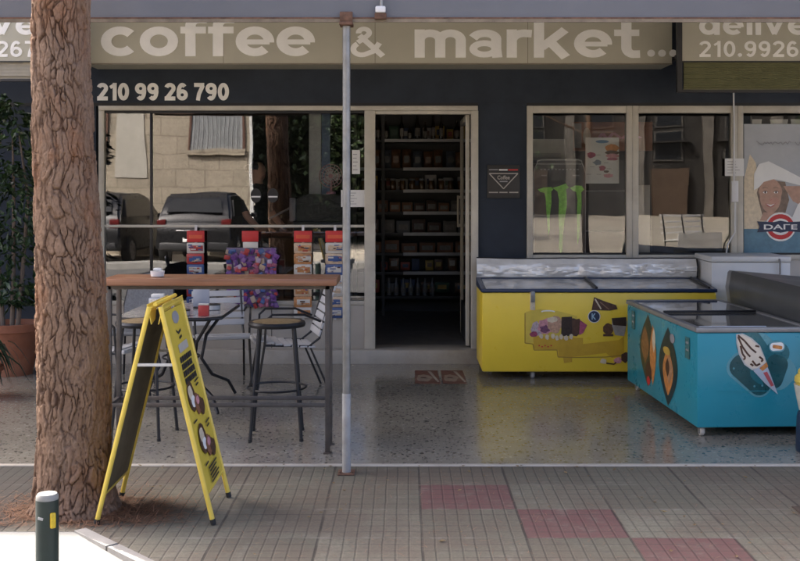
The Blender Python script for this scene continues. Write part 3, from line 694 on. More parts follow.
# ------------------------------------------------------------------ bar table
WOODT = mat('varnished_board', (.27, .12, .06), .4, var=.35, vs=3, stretch=(.6, 12, 12), coat=.15, bump=.1)
LEGM = mat('grey_brown_steel', (.10, .09, .082), .5, .4, var=.25, vs=9, stain=(.16, .09, .05), st=.4)
BX0, BX1, BY0, BY1, BZ = -1.925, -.432, 6.96, 7.36, 1.125
t = thing('bar_table', 'high narrow bar table with a reddish wooden top and slim steel legs', 'table', ((BX0+BX1)/2, 7.15, 0))
mb = MB(); mb.b2(BX0, BX1, BY0, (BY0+BY1)/2-.001, BZ-.045, BZ, WOODT, .006); mb.b2(BX0, BX1, (BY0+BY1)/2+.001, BY1, BZ-.045, BZ-.001, WOODT, .006); mb.build('tabletop', t)
mb = MB(); mb.b2(BX0+.03, BX1-.03, 7.02, 7.045, BZ-.072, BZ-.046, LEGM); mb.b2(BX0+.03, BX1-.03, 7.255, 7.28, BZ-.072, BZ-.046, LEGM); mb.build('top_rail', t)
for x in (-.51, -1.905):
    for yy in (7.02, 7.255):
        mb = MB(); mb.b2(x, x+.03, yy, yy+.025, .012, BZ-.046, LEGM, .002); mb.b2(x-.012, x+.042, yy-.012, yy+.037, .004, .0125, LEGM); mb.build('leg', t)
for yy in (7.022, 7.257):
    MB().b2(-1.874, -.511, yy, yy+.02, .30, .325, LEGM, .002).build('foot_rail', t)
for x in (-.508, -1.903): MB().b2(x, x+.025, 7.0455, 7.2545, .30, .325, LEGM, .002).build('side_rail', t)
nx = (157.5-PX)*7.1/F
t = thing('ashtray', 'small white ashtray on the wooden bar table', 'ashtray', (nx, 7.1, BZ))
MB().lathe([(.03, .001), (.042, .006), (.046, .04), (.04, .04), (.036, .012), (.002, .01)], (nx, 7.1, BZ), WHITEP, 20).build('bowl', t)
MB().box((nx, 7.1, BZ+.05), (.05, .035, .018), PAPER, .006).build('tissue', t)

# ------------------------------------------------------------------ stools
SEATW = mat('tan_rattan_seat', (.27, .20, .11), .6, var=.25, vs=40, bump=.5, bs=120)
def stool(label, loc):
    t = thing('bar_stool', label, 'bar stool', (0, 0, 0), 'black bar stools at the bar table')
    MB().lathe([(.005, .781), (.178, .781), (.178, .789), (.12, .7935), (.005, .795)], (0, 0, 0), SEATW, 32).build('seat', t)
    MB().lathe([(.178, .755), (.192, .757), (.197, .775), (.190, .791), (.179, .790)], (0, 0, 0), BLACKM, 36).build('seat_rim', t)
    for sx_ in (-1, 1):
        for sy in (-1, 1):
            mb = MB(); mb.tube([(.115*sx_, .1*sy, .757), (.145*sx_, .14*sy, .36), (.17*sx_, .17*sy, .012)], .0115, BLACKM, 10); mb.lathe([(.014, 0), (.014, .02)], (.17*sx_, .17*sy, .004), GAP, 10); mb.build('leg', t)
    mb = MB(); mb.tube([(.2*math.cos(a*math.pi/14), .2*math.sin(a*math.pi/14), .34) for a in range(28)], .008, BLACKM, 8, closed=True); mb.build('foot_ring', t)
    return place(t, loc)
s1 = stool('black bar stool with a round tan seat standing near the metal pole', (-.876, 7.52, 0)); s1.rotation_euler.z = R(4)
dup(s1, 'black bar stool with a round tan seat behind the yellow pavement sign', (-1.79, 7.56, 0), R(-9))

# ------------------------------------------------------------------ slatted chairs
def slat_chair(label, loc, rz, m, full=True):
    t = thing('slatted_chair', label, 'chair', (0, 0, 0), 'slatted cafe chairs on black tube frames')
    # local: faces -Y; seat z .44
    st = MB()
    for k in range(7):
        yy = -.22+k*.068; st.box((0, yy, .44-.010*k+.004*(k-3)**2*.3), (.46, .058, .014), m, .004)
    st.box((0, -.26, .43), (.46, .03, .035), m, .01)
    st.build('seat', t)
    bk = MB()
    for k in range(7):
        z = .50+k*.062; yy = .235+.34*(z-.44)
        bk.box((0, yy, z), (.46, .014, .053), m, .004, rot=(R(-18), 0, 0))
    bk.build('backrest', t)
    for s in (-1, 1):
        mb = MB()
        mb.tube([(.24*s, -.27, .005), (.225*s, -.20, .42), (.235*s, -.19, .62), (.24*s, -.14, .665), (.24*s, .12, .66), (.23*s, .26, .60)], .010, BLACKM, 8); mb.build('front_leg', t)
        mb = MB(); mb.tube([(.235*s, .34, .005), (.215*s, .17, .40), (.215*s, .25, .46), (.2*s, .37, .90)], .010, BLACKM, 8); mb.build('rear_leg', t)
        MB().tube([(.215*s, -.2, .415), (.215*s, .19, .395)], .009, BLACKM, 8).build('seat_rail', t)
    return place(t, loc, rz)
WSL = mat('white_slats', (.50, .50, .50), .5, var=.07, vs=6, stain=(.42, .41, .4), st=.4)
GSL = mat('grey_blue_slats', (.40, .43, .50), .5, var=.08, vs=6)
c1 = slat_chair('white slatted chair facing the street behind the cafe table', (-1.60, 9.55, .004), R(14), WSL)
c2 = dup(c1, 'white slatted chair seen from the side beside the shop window, back to the right', (-1.0, 9.2, .004), R(-76))
c3 = dup(c1, 'white slatted chair at the left end of the cafe table, by the tree trunk', (-2.38, 8.75, .004), R(78))
# grey wicker chair
GW = mat('grey_weave', (.17, .175, .18), .6, var=.25, vs=60, bump=.6, bs=140)
t = thing('wicker_chair', 'grey woven chair with a rounded back left of the white slatted chairs', 'chair', (0, 0, 0))
MB().b2(-.22, .22, -.22, .2, .41, .45, GW, .018).build('seat', t)
mb = MB()
pts = [(-.22, 0), (.22, 0), (.235, .2), (.21, .38), (.13, .46), (0, .485), (-.13, .46), (-.21, .38), (-.235, .2)]
mb.prism(pts, (0, .2, .44), (1, 0, 0), (0, .25, 1), (0, .022, 0), GW); mb.build('backrest', t)
mb = MB(); mb.tube([(p[0], .21+.25*p[1], .44+p[1]) for p in pts], .011, BLACKM, 8, closed=True); mb.build('back_frame', t)
for a in (-1, 1):
    for b in (-1, 1):
        MB().tube([(.2*a, .18*b, .41), (.23*a, .22*b, .004)], .011, BLACKM, 8).build('leg', t)
place(t, (-2.36, 9.75, .004), R(-8))

# ------------------------------------------------------------------ cafe table with things on it
TGL = mat('grey_table_laminate', (.27, .27, .275), .18, var=.12, vs=4)
tx0, tx1, ty0, ty1, tz = -2.14, -1.37, 8.1, 9.15, .745
t = thing('cafe_table', 'grey topped cafe table with curved black legs under the shop window', 'table', ((tx0+tx1)/2, 8.6, 0))
mb = MB(); c = .1
mb.prism([(tx0+c, ty0), (tx1-c, ty0), (tx1, ty0+c), (tx1, ty1-c), (tx1-c, ty1), (tx0+c, ty1), (tx0, ty1-c), (tx0, ty0+c)], (0, 0, tz-.012), (1, 0, 0), (0, 1, 0), (0, 0, .012), TGL); mb.build('tabletop', t)
mb = MB(); mb.tube([(tx0+c, ty0, tz-.014), (tx1-c, ty0, tz-.014), (tx1, ty0+c, tz-.014), (tx1, ty1-c, tz-.014), (tx1-c, ty1, tz-.014), (tx0+c, ty1, tz-.014), (tx0, ty1-c, tz-.014), (tx0, ty0+c, tz-.014)], .014, BLACKM, 8, closed=True); mb.build('rim', t)
cx, cy = (tx0+tx1)/2, (ty0+ty1)/2
for a in (-1, 1):
    for b in (-1, 1):
        MB().tube([(cx+.30*a, cy+.38*b, tz-.02), (cx+.16*a, cy+.20*b, .52), (cx+.13*a, cy+.16*b, .34), (cx+.2*a, cy+.24*b, .2), (cx+.31*a, cy+.36*b, .13), (cx+.36*a, cy+.42*b, .016)], .013, BLACKM, 10).build('leg', t)
MB().tube([(cx+.14*math.cos(k*math.pi/10), cy+.18*math.sin(k*math.pi/10), .38) for k in range(20)], .008, BLACKM, 8, closed=True).build('leg_ring', t)
def on_table(name, label, cat, x, yy, f, grp=None):
    t = thing(name, label, cat, (x, yy, tz+.001), grp); f(t, x, yy, tz+.001); return t
CGL = mat('ashtray_glass', (.40, .42, .43), .1, var=.05)
def f_ash(t, x, y, z): MB().lathe([(.04, 0), (.052, .004), (.055, .045), (.048, .045), (.044, .012), (.002, .01)], (x, y, z), CGL, 20).build('bowl', t); MB().lathe([(.056, .038), (.0565, .046), (.054, .046)], (x, y, z), BLACKM, 20).build('rim', t)
on_table('glass_ashtray', 'glass ashtray at the right end of the cafe table', 'ashtray', -1.50, 8.62, f_ash)
on_table('glass_ashtray', 'glass ashtray near the front of the cafe table beside the red packet', 'ashtray', -1.66, 8.22, f_ash)
def f_box(t, x, y, z): MB().box((x, y, z+.04), (.08, .03, .08), RPK, .003).build('pack', t); MB().box((x, y, z+.087), (.078, .028, .012), WPK, .003).build('lid', t)
on_table('red_packet', 'small dull red packet standing on the cafe table', 'packet', -1.5, 8.2, f_box)
def f_menu(t, x, y, z): MB().box((x, y, z+.006), (.12, .07, .012), BLACKM, .003).build('base', t); MB().box((x, y, z+.10), (.13, .012, .18), mat('menu_plastic', (.34, .37, .43), .2, var=.1), .004).build('card', t)
on_table('menu_holder', 'upright blue grey menu holder on the cafe table', 'menu holder', -1.62, 8.75, f_menu)
def f_nap(t, x, y, z): MB().box((x, y, z+.05), (.13, .09, .10), mat('napkin_metal', (.42, .44, .47), .3, .6), .008).build('case', t); MB().box((x, y, z+.112), (.1, .06, .03), PAPER, .008).build('napkin', t)
on_table('napkin_holder', 'square metal napkin holder with white napkins on the cafe table', 'napkin holder', -1.93, 8.6, f_nap)

# ------------------------------------------------------------------ yellow A-frame sign
YEL = mat('yellow_frame_paint', (.74, .55, .085), .4, var=.08, vs=8, stain=(.5, .33, .05), st=.35, coat=.1)
YPN = mat('yellow_sign_panel', (.68, .51, .06), .4, var=.06, vs=3, stain=(.48, .34, .03), st=.3)
DPN = mat('dark_panel_back', (.10, .085, .05), .6, var=.25, vs=5)
ax, ay0, ay1, az = -1.262, 5.55, 6.04, 1.1
t = thing('pavement_sign', 'yellow folding pavement sign with pictures standing on the paving', 'sign', (ax, (ay0+ay1)/2, 0))
for s in (-1, 1):
    top = (ax+.028*s, az); bot = (ax+.292*s, .02)
    for yy in (ay0, ay1):
        mb = MB(); mb.tube([(top[0], yy, top[1]), (bot[0], yy, bot[1])], .0125, YEL, 10); mb.tube([(bot[0]-.002*s, yy, bot[1]+.01), (bot[0]+.004*s, yy, -.0 + .004)], .0145, GAP, 10); mb.build('leg', t)
    L = math.hypot(bot[0]-top[0], bot[1]-top[1]); dv = Vector(((bot[0]-top[0])/L, 0, (bot[1]-top[1])/L)); nv = Vector((-dv.z*s, 0, dv.x*s))
    if nv.x*s < 0: nv = -nv
    def PT(u, v): return Vector((top[0], ay0+(ay1-ay0)*u, top[1])) + dv*(L*v)
    mb = MB(); o = PT(0, .03)
    mb.prism([(0.016, 0), (.474, 0), (.474, L*.85), (.016, L*.85)], o+nv*.001, (0, 1, 0), dv, nv*.003, YPN)
    mb.prism([(0.018, 0), (.472, 0), (.472, L*.85), (.018, L*.85)], o-nv*.003, (0, 1, 0), dv, nv*.003, DPN)
    MB.tube(mb, [PT(.02, .88), PT(.98, .88)], .008, YEL, 8); MB.tube(mb, [PT(.02, .012), PT(.98, .012)], .011, YEL, 8)
    pn = mb.build('panel', t)
    d = Decal(PT(0, 0)+nv*.0045, (0, ay1-ay0, 0), dv*L, nv)
    q = random.Random(11)
    d.poly(ell(.5, .075, .16, .03, 16, .05), GREY)
    d.line([(.38, .135), (.46, .15), (.6, .14)], .012, BLACK).line([(.44, .175), (.58, .168)], .012, BLACK)
    d.poly([(.30, .20), (.76, .195), (.77, .235), (.31, .24)], mat('pale_label', (.45, .43, .38), .5))
    for r_ in range(4):
        x = .24
        while x < .78:
            w_ = q.uniform(.05, .1); d.poly([(x, .257+r_*.034), (x+w_, .255+r_*.034), (x+w_, .283+r_*.034), (x, .284+r_*.034)], BLACK, up=(x < .25)); x += w_+.02
    for (u, v) in ((.42, .45), (.45, .655)):
        d.poly(ell(u-.08, v, .17, .07, 22, .05), BROWN).poly(ell(u-.1, v-.02, .1, .034, 16, .1), CREAM).poly(ell(u-.05, v+.025, .1, .028, 16, .1), WHITE)
        d.poly(ell(u+.12, v+.05, .14, .05, 18, .15), mat('pastry_print', (.22, .09, .045), .5, var=.4, vs=50)).poly(ell(u+.28, v+.075, .12, .042, 18, .18), BROWN).poly(ell(u+.14, v+.035, .08, .02, 12, .1), PINK)
        d.line([(u+.2, v-.05), (u+.42, v-.055)], .008, BLACK).line([(u+.22, v-.03), (u+.36, v-.034)], .008, BLACK); d.line([(u-.28, v+.11), (u-.1, v+.107)], .008, BLACK)
    for k in range(5): d.line([(.28+.03*(k % 2), .79+k*.016), (.74-.05*(k % 3), .787+k*.016)], .008, BLACK)
    d.build('print', pn)
# folded top plates with the notch
for s in (-1, 1):
    mb = MB()
    mb.prism([(0, 0), (.49, 0), (.49, -.10), (.40, -.085), (.30, -.02), (.19, -.02), (.10, -.085), (0, -.10)], (ax+.034*s+.004*s, ay0, az+.012), (0, 1, 0), (.22*-s*-1, 0, 1), (.004*s, 0, 0), YEL)
    mb.build('hinge_plate', t)
MB().tube([(ax, ay0+.005, az+.012), (ax, ay1, az+.012)], .010, YEL, 10).build('hinge', t)
for yy in (ay0, ay1): MB().b2(ax-.098, ax+.098, yy-.004, yy+.004, .80, .815, mat('pale_spreader', (.55, .54, .5), .4), .001).build('spreader', t)

# ------------------------------------------------------------------ freezers
FYEL = mat('yellow_freezer_film', (.82, .60, .05), .32, var=.04, vs=2.5, stain=(.70, .49, .05), st=.25, bump=.03, bs=12)
FDY = mat('dark_yellow_print', (.56, .35, .03), .35, var=.08, vs=12)
FBLUE = mat('navy_freezer_rim', (.015, .03, .075), .35)
LIDG = mat('freezer_lid_glass', (.10, .105, .11), .06, var=.2, vs=3, coat=.4)
SILV = mat('silver_foil', (.86, .85, .81), .42, .45, var=.12, vs=5, bump=.6, bs=14)
CAST = mat('castor_grey', (.42, .41, .40), .5)
def castor(root, x, y, z=.065, m=None):
    mb = MB(); mb.b2(x-.018, x+.018, y-.02, y+.02, z-.012, z+.004, STEEL); mb.b2(x-.021, x-.017, y-.015, y+.02, .02, z-.01, STEEL); mb.b2(x+.017, x+.021, y-.015, y+.02, .02, z-.01, STEEL)
    mb.lathe([(.015, -.015), (.032, -.013), (.0355, 0), (.032, .013), (.015, .015)], (x, y+.006, .0365), m or CAST, 18, 'X'); mb.build('castor', root)
YX0, YX1, YY0, YY1 = .681, 2.76, 9.74, 10.46
t = thing('yellow_freezer', 'yellow chest freezer with printed ice cream pictures beside the shop door', 'freezer', ((YX0+YX1)/2, (YY0+YY1)/2, 0))
MB().b2(YX0, YX1, YY0, YY1, .07, .775, FYEL, .018).build('body', t)
mb = MB(); mb.b2(YX0-.006, YX1+.006, YY0-.008, YY0+.035, .776, .806, FBLUE, .006); mb.b2(YX0-.006, YX1+.006, YY1-.05, YY1+.004, .776, .85, FBLUE, .006)
for x in (YX0-.006, YX1-.034): mb.prism([(YY0+.036, .776), (YY1-.051, .776), (YY1-.051, .85), (YY0+.036, .806)], (x, 0, 0), (0, 1, 0), (0, 0, 1), (.04, 0, 0), FBLUE)
mb.build('rim', t)
for k in range(2):
    x0 = YX0+.04+k*1.0; x1 = x0+.995
    mb = MB(); mb.prism([(YY0+.037, .792), (YY1-.052, .835), (YY1-.052, .842), (YY0+.037, .80)], (x0, 0, 0), (0, 1, 0), (0, 0, 1), (x1-x0-.004, 0, 0), mat('pale_lid_glass', (.42, .41, .39), .08, var=.15, vs=3)); l = mb.build('lid', t)
    mb = MB(); mb.tube([(x1-.012, YY0+.04, .812), (x1-.012, YY1-.06, .852)], .012, BLACKM, 8); mb.build('handle', l)
castor(t, (532.5-PX)*9.82/F, 9.82, .07); castor(t, .8, 10.35, .07); castor(t, 2.6, 9.85, .07); castor(t, 2.6, 10.35, .07)
d = Decal((0, YY0-.0008, 0), (1, 0, 0), (0, 0, 1), (0, -1, 0))
def q2(*pts): return [XZ(a, b, YY0) for a, b in pts]
def qe(cx, cy, rx, ry, n=18, j=.1, seed=1, rot=0):
    X, Z = XZ(cx, cy, YY0); k = YY0/F; return ell(X, Z, rx*k, ry*k, n, j, rot, seed)
FLY = mat('light_yellow_print', (.66, .50, .07), .35)
d.poly(q2((525.5, 312), (540, 309), (558, 311), (577, 316), (577, 330), (570, 341), (526, 343)), FLY)
d.poly(q2((533, 336), (583, 338), (583, 344), (619, 340), (624, 336), (624, 356), (612, 358), (606, 353), (572, 357), (572, 362), (564, 363), (563, 357), (559, 357), (558, 350), (534, 349)), FDY)
d.line(q2((525, 313), (525, 343), (533, 344), (534, 350), (557, 350), (558, 357), (571, 357.5), (606, 357), (624, 355)), .008, mat('ochre_line', (.33, .2, .03), .5))
d.poly(qe(548, 311.5, 7, 1.5, 14, 0), WHITE).poly(qe(548, 312.2, 6, .9, 14, 0), FLY)
d.poly(qe(537, 329, 6, 7, 16, .2, 2), mat('grey_pink_print', (.45, .36, .38), .5, var=.4, vs=70)).poly(qe(534, 334, 4, 3, 12, .2, 4), PUR)
d.poly(qe(546, 326, 8, 8, 18, .15, 3), PINK).poly(qe(545, 329, 5, 4, 14, .25, 8), mat('plum_print', (.17, .06, .12), .5, var=.4, vs=60)).poly(qe(555, 325, 7, 8.5, 18, .15, 5), mat('apricot_print', (.50, .30, .20), .5, var=.3, vs=50)).poly(qe(552, 319.5, 5, 3, 12, .2, 6), CREAM)
d.poly(qe(575, 327, 8, 9, 18, .12, 9), BROWN).poly(q2((561.5, 317), (572, 316.5), (572, 336), (561, 336)), mat('dark_chocolate_print', (.03, .014, .01), .5, var=.5, vs=60)).poly(q2((580, 320), (587, 325), (583, 333), (579, 335)), mat('magenta_print', (.36, .07, .14), .5, var=.3, vs=40))
for (x, y) in ((553, 336), (557, 338), (561, 336.5), (566, 338), (571, 336.5), (541, 336), (547, 337)): d.poly(qe(x, y, 2.0, 2.6, 10, .2, int(x)), CREAM, up=(x == 553))
d.poly(q2((591.5, 310), (594, 297), (604, 301), (616, 305), (617.5, 309), (610, 310.5)), BROWN)
d.line(q2((595, 299), (601, 309)), .012, CREAM).line(q2((600, 302), (609, 309.5)), .010, mat('cake_line', (.22, .13, .08), .5))
d.poly(qe(594, 316.5, 6.3, 6.3, 22, 0), WHITE).poly(qe(594, 316.5, 5.6, 5.6, 22, 0), mat('badge_navy', (.02, .03, .07), .5))
X, Z = XZ(591.5, 319.5, YY0); d.text('K', X, Z, .04, .055, mat('pale_blue_print', (.35, .5, .6), .5), .03)
d.poly(qe(608, 329, 5.5, 6, 16, .08, 7), mat('cocoa_ball_print', (.10, .045, .02), .5, var=.4, vs=70)).poly(q2((611.5, 318), (625, 317), (627, 322), (624, 336), (615, 335), (612, 326)), mat('cup_grey_print', (.30, .28, .26), .4, var=.2, vs=20)).poly(q2((611.5, 318), (626, 317), (626, 326), (613, 325)), mat('dark_chocolate_print', (.03, .014, .01), .5)).line(q2((603, 335), (613, 335)), .02, BROWN)
d.poly(qe(603, 361, 3.5, 2.6, 12, .2, 3), CREAM).poly(qe(618, 360, 4, 3.4, 12, .2, 4), PINK).poly(qe(625, 357, 4, 5.5, 12, .2, 6), BROWN).line(q2((606, 363), (614, 364), (616, 362)), .012, BROWN)
for k in range(5): d.poly(qe(539+k*3, 345.5+(k % 2), .8, .8, 8, 0), RED, up=(k == 0))
d.build('print', t)
mb = MB(); X0, Z0 = XZ(530, 310, YY0); X1, Z1 = XZ(535, 292, YY0); mb.b2(X0, X1, YY0-.014, YY0-.001, Z0, Z1, CREAM, .003); mb.b2(X0+.005, X1-.005, YY0-.026, YY0-.0145, Z0+.07, Z1+.008, STEEL, .003); mb.build('lock', t)
# crinkled foil sheet standing along the back
mb = MB(); nxx, nz = 120, 14; vs = []; q = random.Random(3)
def foil(u, v):
    x = YX0-.0+u*(2.085); p = Vector((x*2.1, v*1.2, 3.3))
    pv = Vector((x*4.2+.5*noise.noise(p*2), v*1.1, 1.7)); dv_ = noise.voronoi(pv)[0]; r1 = 1.1*min(.6, dv_[1]-dv_[0]) + .45*abs(noise.noise(p*5.1))
    z = .853+v*.175 + (.008*noise.noise(Vector((x*2.2, 0, 9))) - .006*abs(noise.noise(Vector((x*6, 3, 9)))))*v
    y = YY1-.03-.035*math.sin(v*math.pi*.55) - .035*r1*math.sin(math.pi*min(1, v+.15)) + .05*v*v
    return (x, y, z)
for j in range(nz+1):
    for i in range(nxx+1): vs.append(foil(i/nxx, j/nz))
n0 = len(vs)
for j in range(nz+1):
    for i in range(nxx+1): a = vs[j*(nxx+1)+i]; vs.append((a[0], a[1]+.03, a[2]))
fs = []
for j in range(nz):
    for i in range(nxx):
        a = j*(nxx+1)+i; fs.append((a, a+1, a+nxx+2, a+nxx+1)); fs.append((n0+a+nxx+1, n0+a+nxx+2, n0+a+1, n0+a))
for i in range(nxx): a = nz*(nxx+1)+i; fs.append((a, a+1, n0+a+1, n0+a)); fs.append((i+1, i, n0+i, n0+i+1))
for j in range(nz):
    a = j*(nxx+1); fs.append((a+nxx+1, a, n0+a, n0+a+nxx+1)); b = a+nxx; fs.append((b, b+nxx+1, n0+b+nxx+1, n0+b))
mb.add(vs, fs, SILV)
t = thing('foil_cover', 'crinkled silver insulating cover folded along the back of the yellow freezer', 'freezer cover', ((YX0+YX1)/2, YY1, .85))
mb.build('sheet', t, smooth=8)
mb = MB(); e0 = [foil(i/40, 1.0) for i in range(41)]; mb.tube([(a, b+.015, c_+.004) for a, b, c_ in e0], .007, BLACKM, 6); e1 = [foil(1, j/6) for j in range(7)]; mb.tube([(a+.003, b, c_) for a, b, c_ in e1], .008, BLACKM, 6); mb.build('binding', t)

# teal freezer
FTEAL = mat('teal_freezer_film', (.022, .26, .34), .3, var=.04, vs=2)
RIMG = mat('grey_freezer_rim', (.26, .26, .26), .4, .3, var=.12)
L_, Wd, Ht = 1.87, .80, .75
t = thing('teal_freezer', 'teal chest freezer with a chocolate cone picture on its front', 'freezer', (0, 0, 0))
MB().b2(0, Wd, 0, L_, .067, .715, FTEAL, .014).build('body', t)
mb = MB(); mb.b2(-.008, Wd+.008, -.008, .04, .716, .75, RIMG, .005); mb.b2(-.008, Wd+.008, L_-.04, L_+.008, .716, .75, RIMG, .005); mb.b2(-.008, .035, .041, L_-.041, .716, .75, RIMG, .005); mb.b2(Wd-.035, Wd+.008, .041, L_-.041, .716, .75, RIMG, .005); mb.build('rim', t)
for k in range(2):
    y0 = .045+k*.89
    MB().b2(.037, Wd-.037, y0, y0+.90-(.012 if k else 0), .735+.004*k, .742+.004*k, LIDG).build('lid', t)
mb = MB(); mb.b2(.04, Wd-.04, .925, .945, .747, .762, BLACKM, .004); mb.build('handle', t)
mb = MB(); mb.b2(.03, .5, .05, .065, .7425, .752, mat('bright_lid_strip', (.62, .66, .70), .25, .3), .002); mb.build('lid_strip', t)
for (x, y) in ((.05, .06), (.06, 1.75), (.74, .06), (.74, 1.75)): castor(t, x, y, .067, mat('castor_cream', (.58, .54, .47), .5))
d = Decal((0, -.0006, 0), (1, 0, 0), (0, 0, 1), (0, -1, 0))
def tq(*pts): return [((a-697)/147., H-(b-PY)/147.) for a, b in pts]
def te(cx, cy, rx, ry, n=20, j=0, seed=1, rot=0): X, Z = tq((cx, cy))[0]; return ell(X, Z, rx/147., ry/147., n, j, rot, seed)
DTEAL = mat('dark_teal_print', (.012, .075, .085), .3, var=.35, vs=9); PTEAL = mat('pale_teal_print', (.10, .30, .35), .3); MTEAL = mat('mid_teal_print', (.012, .13, .16), .3, var=.2, vs=8)
def rrect(cx, cy, hw, hh, ang, r):
    pts = []
    for (sx_, sy, a0) in ((1, 1, 0), (-1, 1, 90), (-1, -1, 180), (1, -1, 270)):
        for k in range(7):
            a = R(a0+k*15); x = sx_*(hw-r)+r*math.cos(a); y = sy*(hh-r)+r*math.sin(a)
            pts.append((cx+x*math.cos(ang)-y*math.sin(ang), cy+x*math.sin(ang)+y*math.cos(ang)))
    return pts
d.poly(tq(*rrect(751, 375, 26, 14.5, R(40), 12)), PTEAL); d.poly(tq(*rrect(770, 362, 17, 31, R(-43), 13)), PTEAL)
d.poly(tq(*rrect(760, 358, 28, 14, R(-125), 11)), MTEAL); d.poly(tq(*rrect(751.5, 375, 24, 12.5, R(42), 11)), DTEAL); d.poly(tq(*rrect(771, 363, 12.5, 24, R(38), 11)), MTEAL)
d.poly(tq(*rrect(776, 372, 11, 17, R(20), 9)), DTEAL)
d.poly(tq((736.5, 334.5), (743, 333.5), (752, 338), (761, 346), (766, 358), (767.5, 363), (762, 369), (753, 370.5), (745, 365), (739.5, 355), (737, 344)), mat('cone_outline_print', (.5, .5, .47), .5)).poly(tq((738, 336), (743, 335), (751, 339), (760, 347), (765, 358), (766, 363), (761, 368), (753, 369), (746, 364), (741, 354), (738.5, 344)), mat('vanilla_print', (.70, .62, .50), .45, var=.06, vs=20))
for pts in (((738.5, 335.5), (745, 341), (752, 349), (757, 353)), ((738.5, 337), (743, 347), (748, 354), (751, 357)), ((741, 346), (743, 354), (746, 358), (744, 360)), ((756, 346), (760, 347)), ((753, 361), (757, 366), (761, 364)), ((760, 357), (764, 360), (762, 362)), ((751, 364), (754, 366))):
    d.line(tq(*pts), .013, BROWN)
d.poly(tq((754, 371), (766.5, 363), (770, 371), (779, 395), (766, 384)), mat('cone_paper_print', (.38, .44, .50), .45)).poly(tq((760, 368.5), (767.5, 362.5), (769, 367), (763.5, 371.5)), ORANGE).poly(tq((764, 373), (768, 372), (775, 386), (772, 387)), mat('cone_red_print', (.42, .08, .09), .5))
d.poly(tq(*rrect(778, 347, 8.3, 5.5, 0, 5)), PTEAL).poly(tq(*rrect(778, 347, 7, 4, R(-4), 3.5)), WHITE).poly(tq(*rrect(778.5, 347.5, 5, 1.8, R(10), 1.2)), ORANGE)
for (x, y) in ((734, 368.5), (755, 386.5), (763, 386)): d.poly(te(x, y, 1.1, 1.1, 8), PTEAL, up=(x == 734))
d.poly(tq((716, 391), (770, 391), (770, 391.6), (716, 391.6)), FTEAL)
d.build('print', t)
d = Decal((-.0006, 0, 0), (0, -1, 0), (0, 0, 1), (-1, 0, 0))   # left side, u = -y
OLV = mat('dark_olive_print', (.045, .05, .03), .4, var=.3, vs=15); DK = mat('deep_teal_print', (.008, .03, .04), .35, var=.2)
def lens(yc, hw, z0, z1):
    return [(-yc+hw*math.sin(math.pi*k/12), z0+(z1-z0)*k/12) for k in range(13)] + [(-yc-hw*math.sin(math.pi*k/12), z1-(z1-z0)*k/12) for k in range(1, 12)]
d.poly(lens(1.22, .24, .13, .73 - .03), OLV).poly(lens(1.08, .085, .16, .64), ORANGE).poly(lens(1.30, .11, .3, .6), mat('caramel_print', (.25, .12, .04), .5, var=.5, vs=25)).poly(lens(1.05, .045, .42, .62), CREAM).poly(lens(1.2, .09, .17, .34), BROWN).poly(lens(1.2, .05, .14, .22), RED)
d.poly(lens(.67, .235, .085, .67), DK).poly(lens(.67, .13, .16, .52), ORANGE).poly(lens(.64, .08, .25, .47), mat('biscuit_print', (.42, .22, .11), .5, var=.35, vs=30)).poly(lens(.68, .05, .30, .44), BROWN).poly(ell(-.56, .60, .06, .035, 16), GREY).poly(ell(-.70, .49, .09, .03, 14), mat('gold_print', (.5, .33, .06), .5))
for (yc, z) in ((1.66, .60), (.2, .58)): d.poly([(-yc-.05, z-.07), (-yc+.05, z-.07), (-yc+.05, z+.08), (-yc-.05, z+.08)], MTEAL).line([(-yc-.03, z+.04), (-yc+.03, z+.04)], .015, GREY).line([(-yc-.03, z-.01), (-yc+.03, z-.01)], .012, GREY)
d.build('print', t)
place(t, (1.986, 7.48, 0), R(3))

# dark curved freezer further right
DKG = mat('charcoal_freezer', (.055, .06, .065), .3, var=.12, vs=3)
t = thing('dark_freezer', 'charcoal grey chest freezer with a rounded hood right of the teal freezer', 'freezer', (0, 0, 0))
MB().b2(0, .85, 0, 1.95, .07, .72, DKG, .015).build('body', t)
mb = MB(); prof = [(0, .722), (-.02, .86), (0, .985), (.014, 1.0), (.82, .93), (.85, .91), (.85, .722)]
mb.prism(prof, (0, .0, 0), (1, 0, 0), (0, 0, 1), (0, 1.86, 0), mat('charcoal_hood', (.06, .065, .07), .34, var=.03, vs=1)); mb.build('hood', t)
mb = MB(); mb.prism(prof, (0, 1.862, 0), (1, 0, 0), (0, 0, 1), (0, .09, 0), mat('grey_hood_end', (.20, .205, .21), .35)); mb.build('hood_end', t)
for (x, y) in ((.06, .1), (.78, .1), (.06, 1.85), (.78, 1.85)): castor(t, x, y, .07)
place(t, (2.80, 7.42, 0), R(1.5))
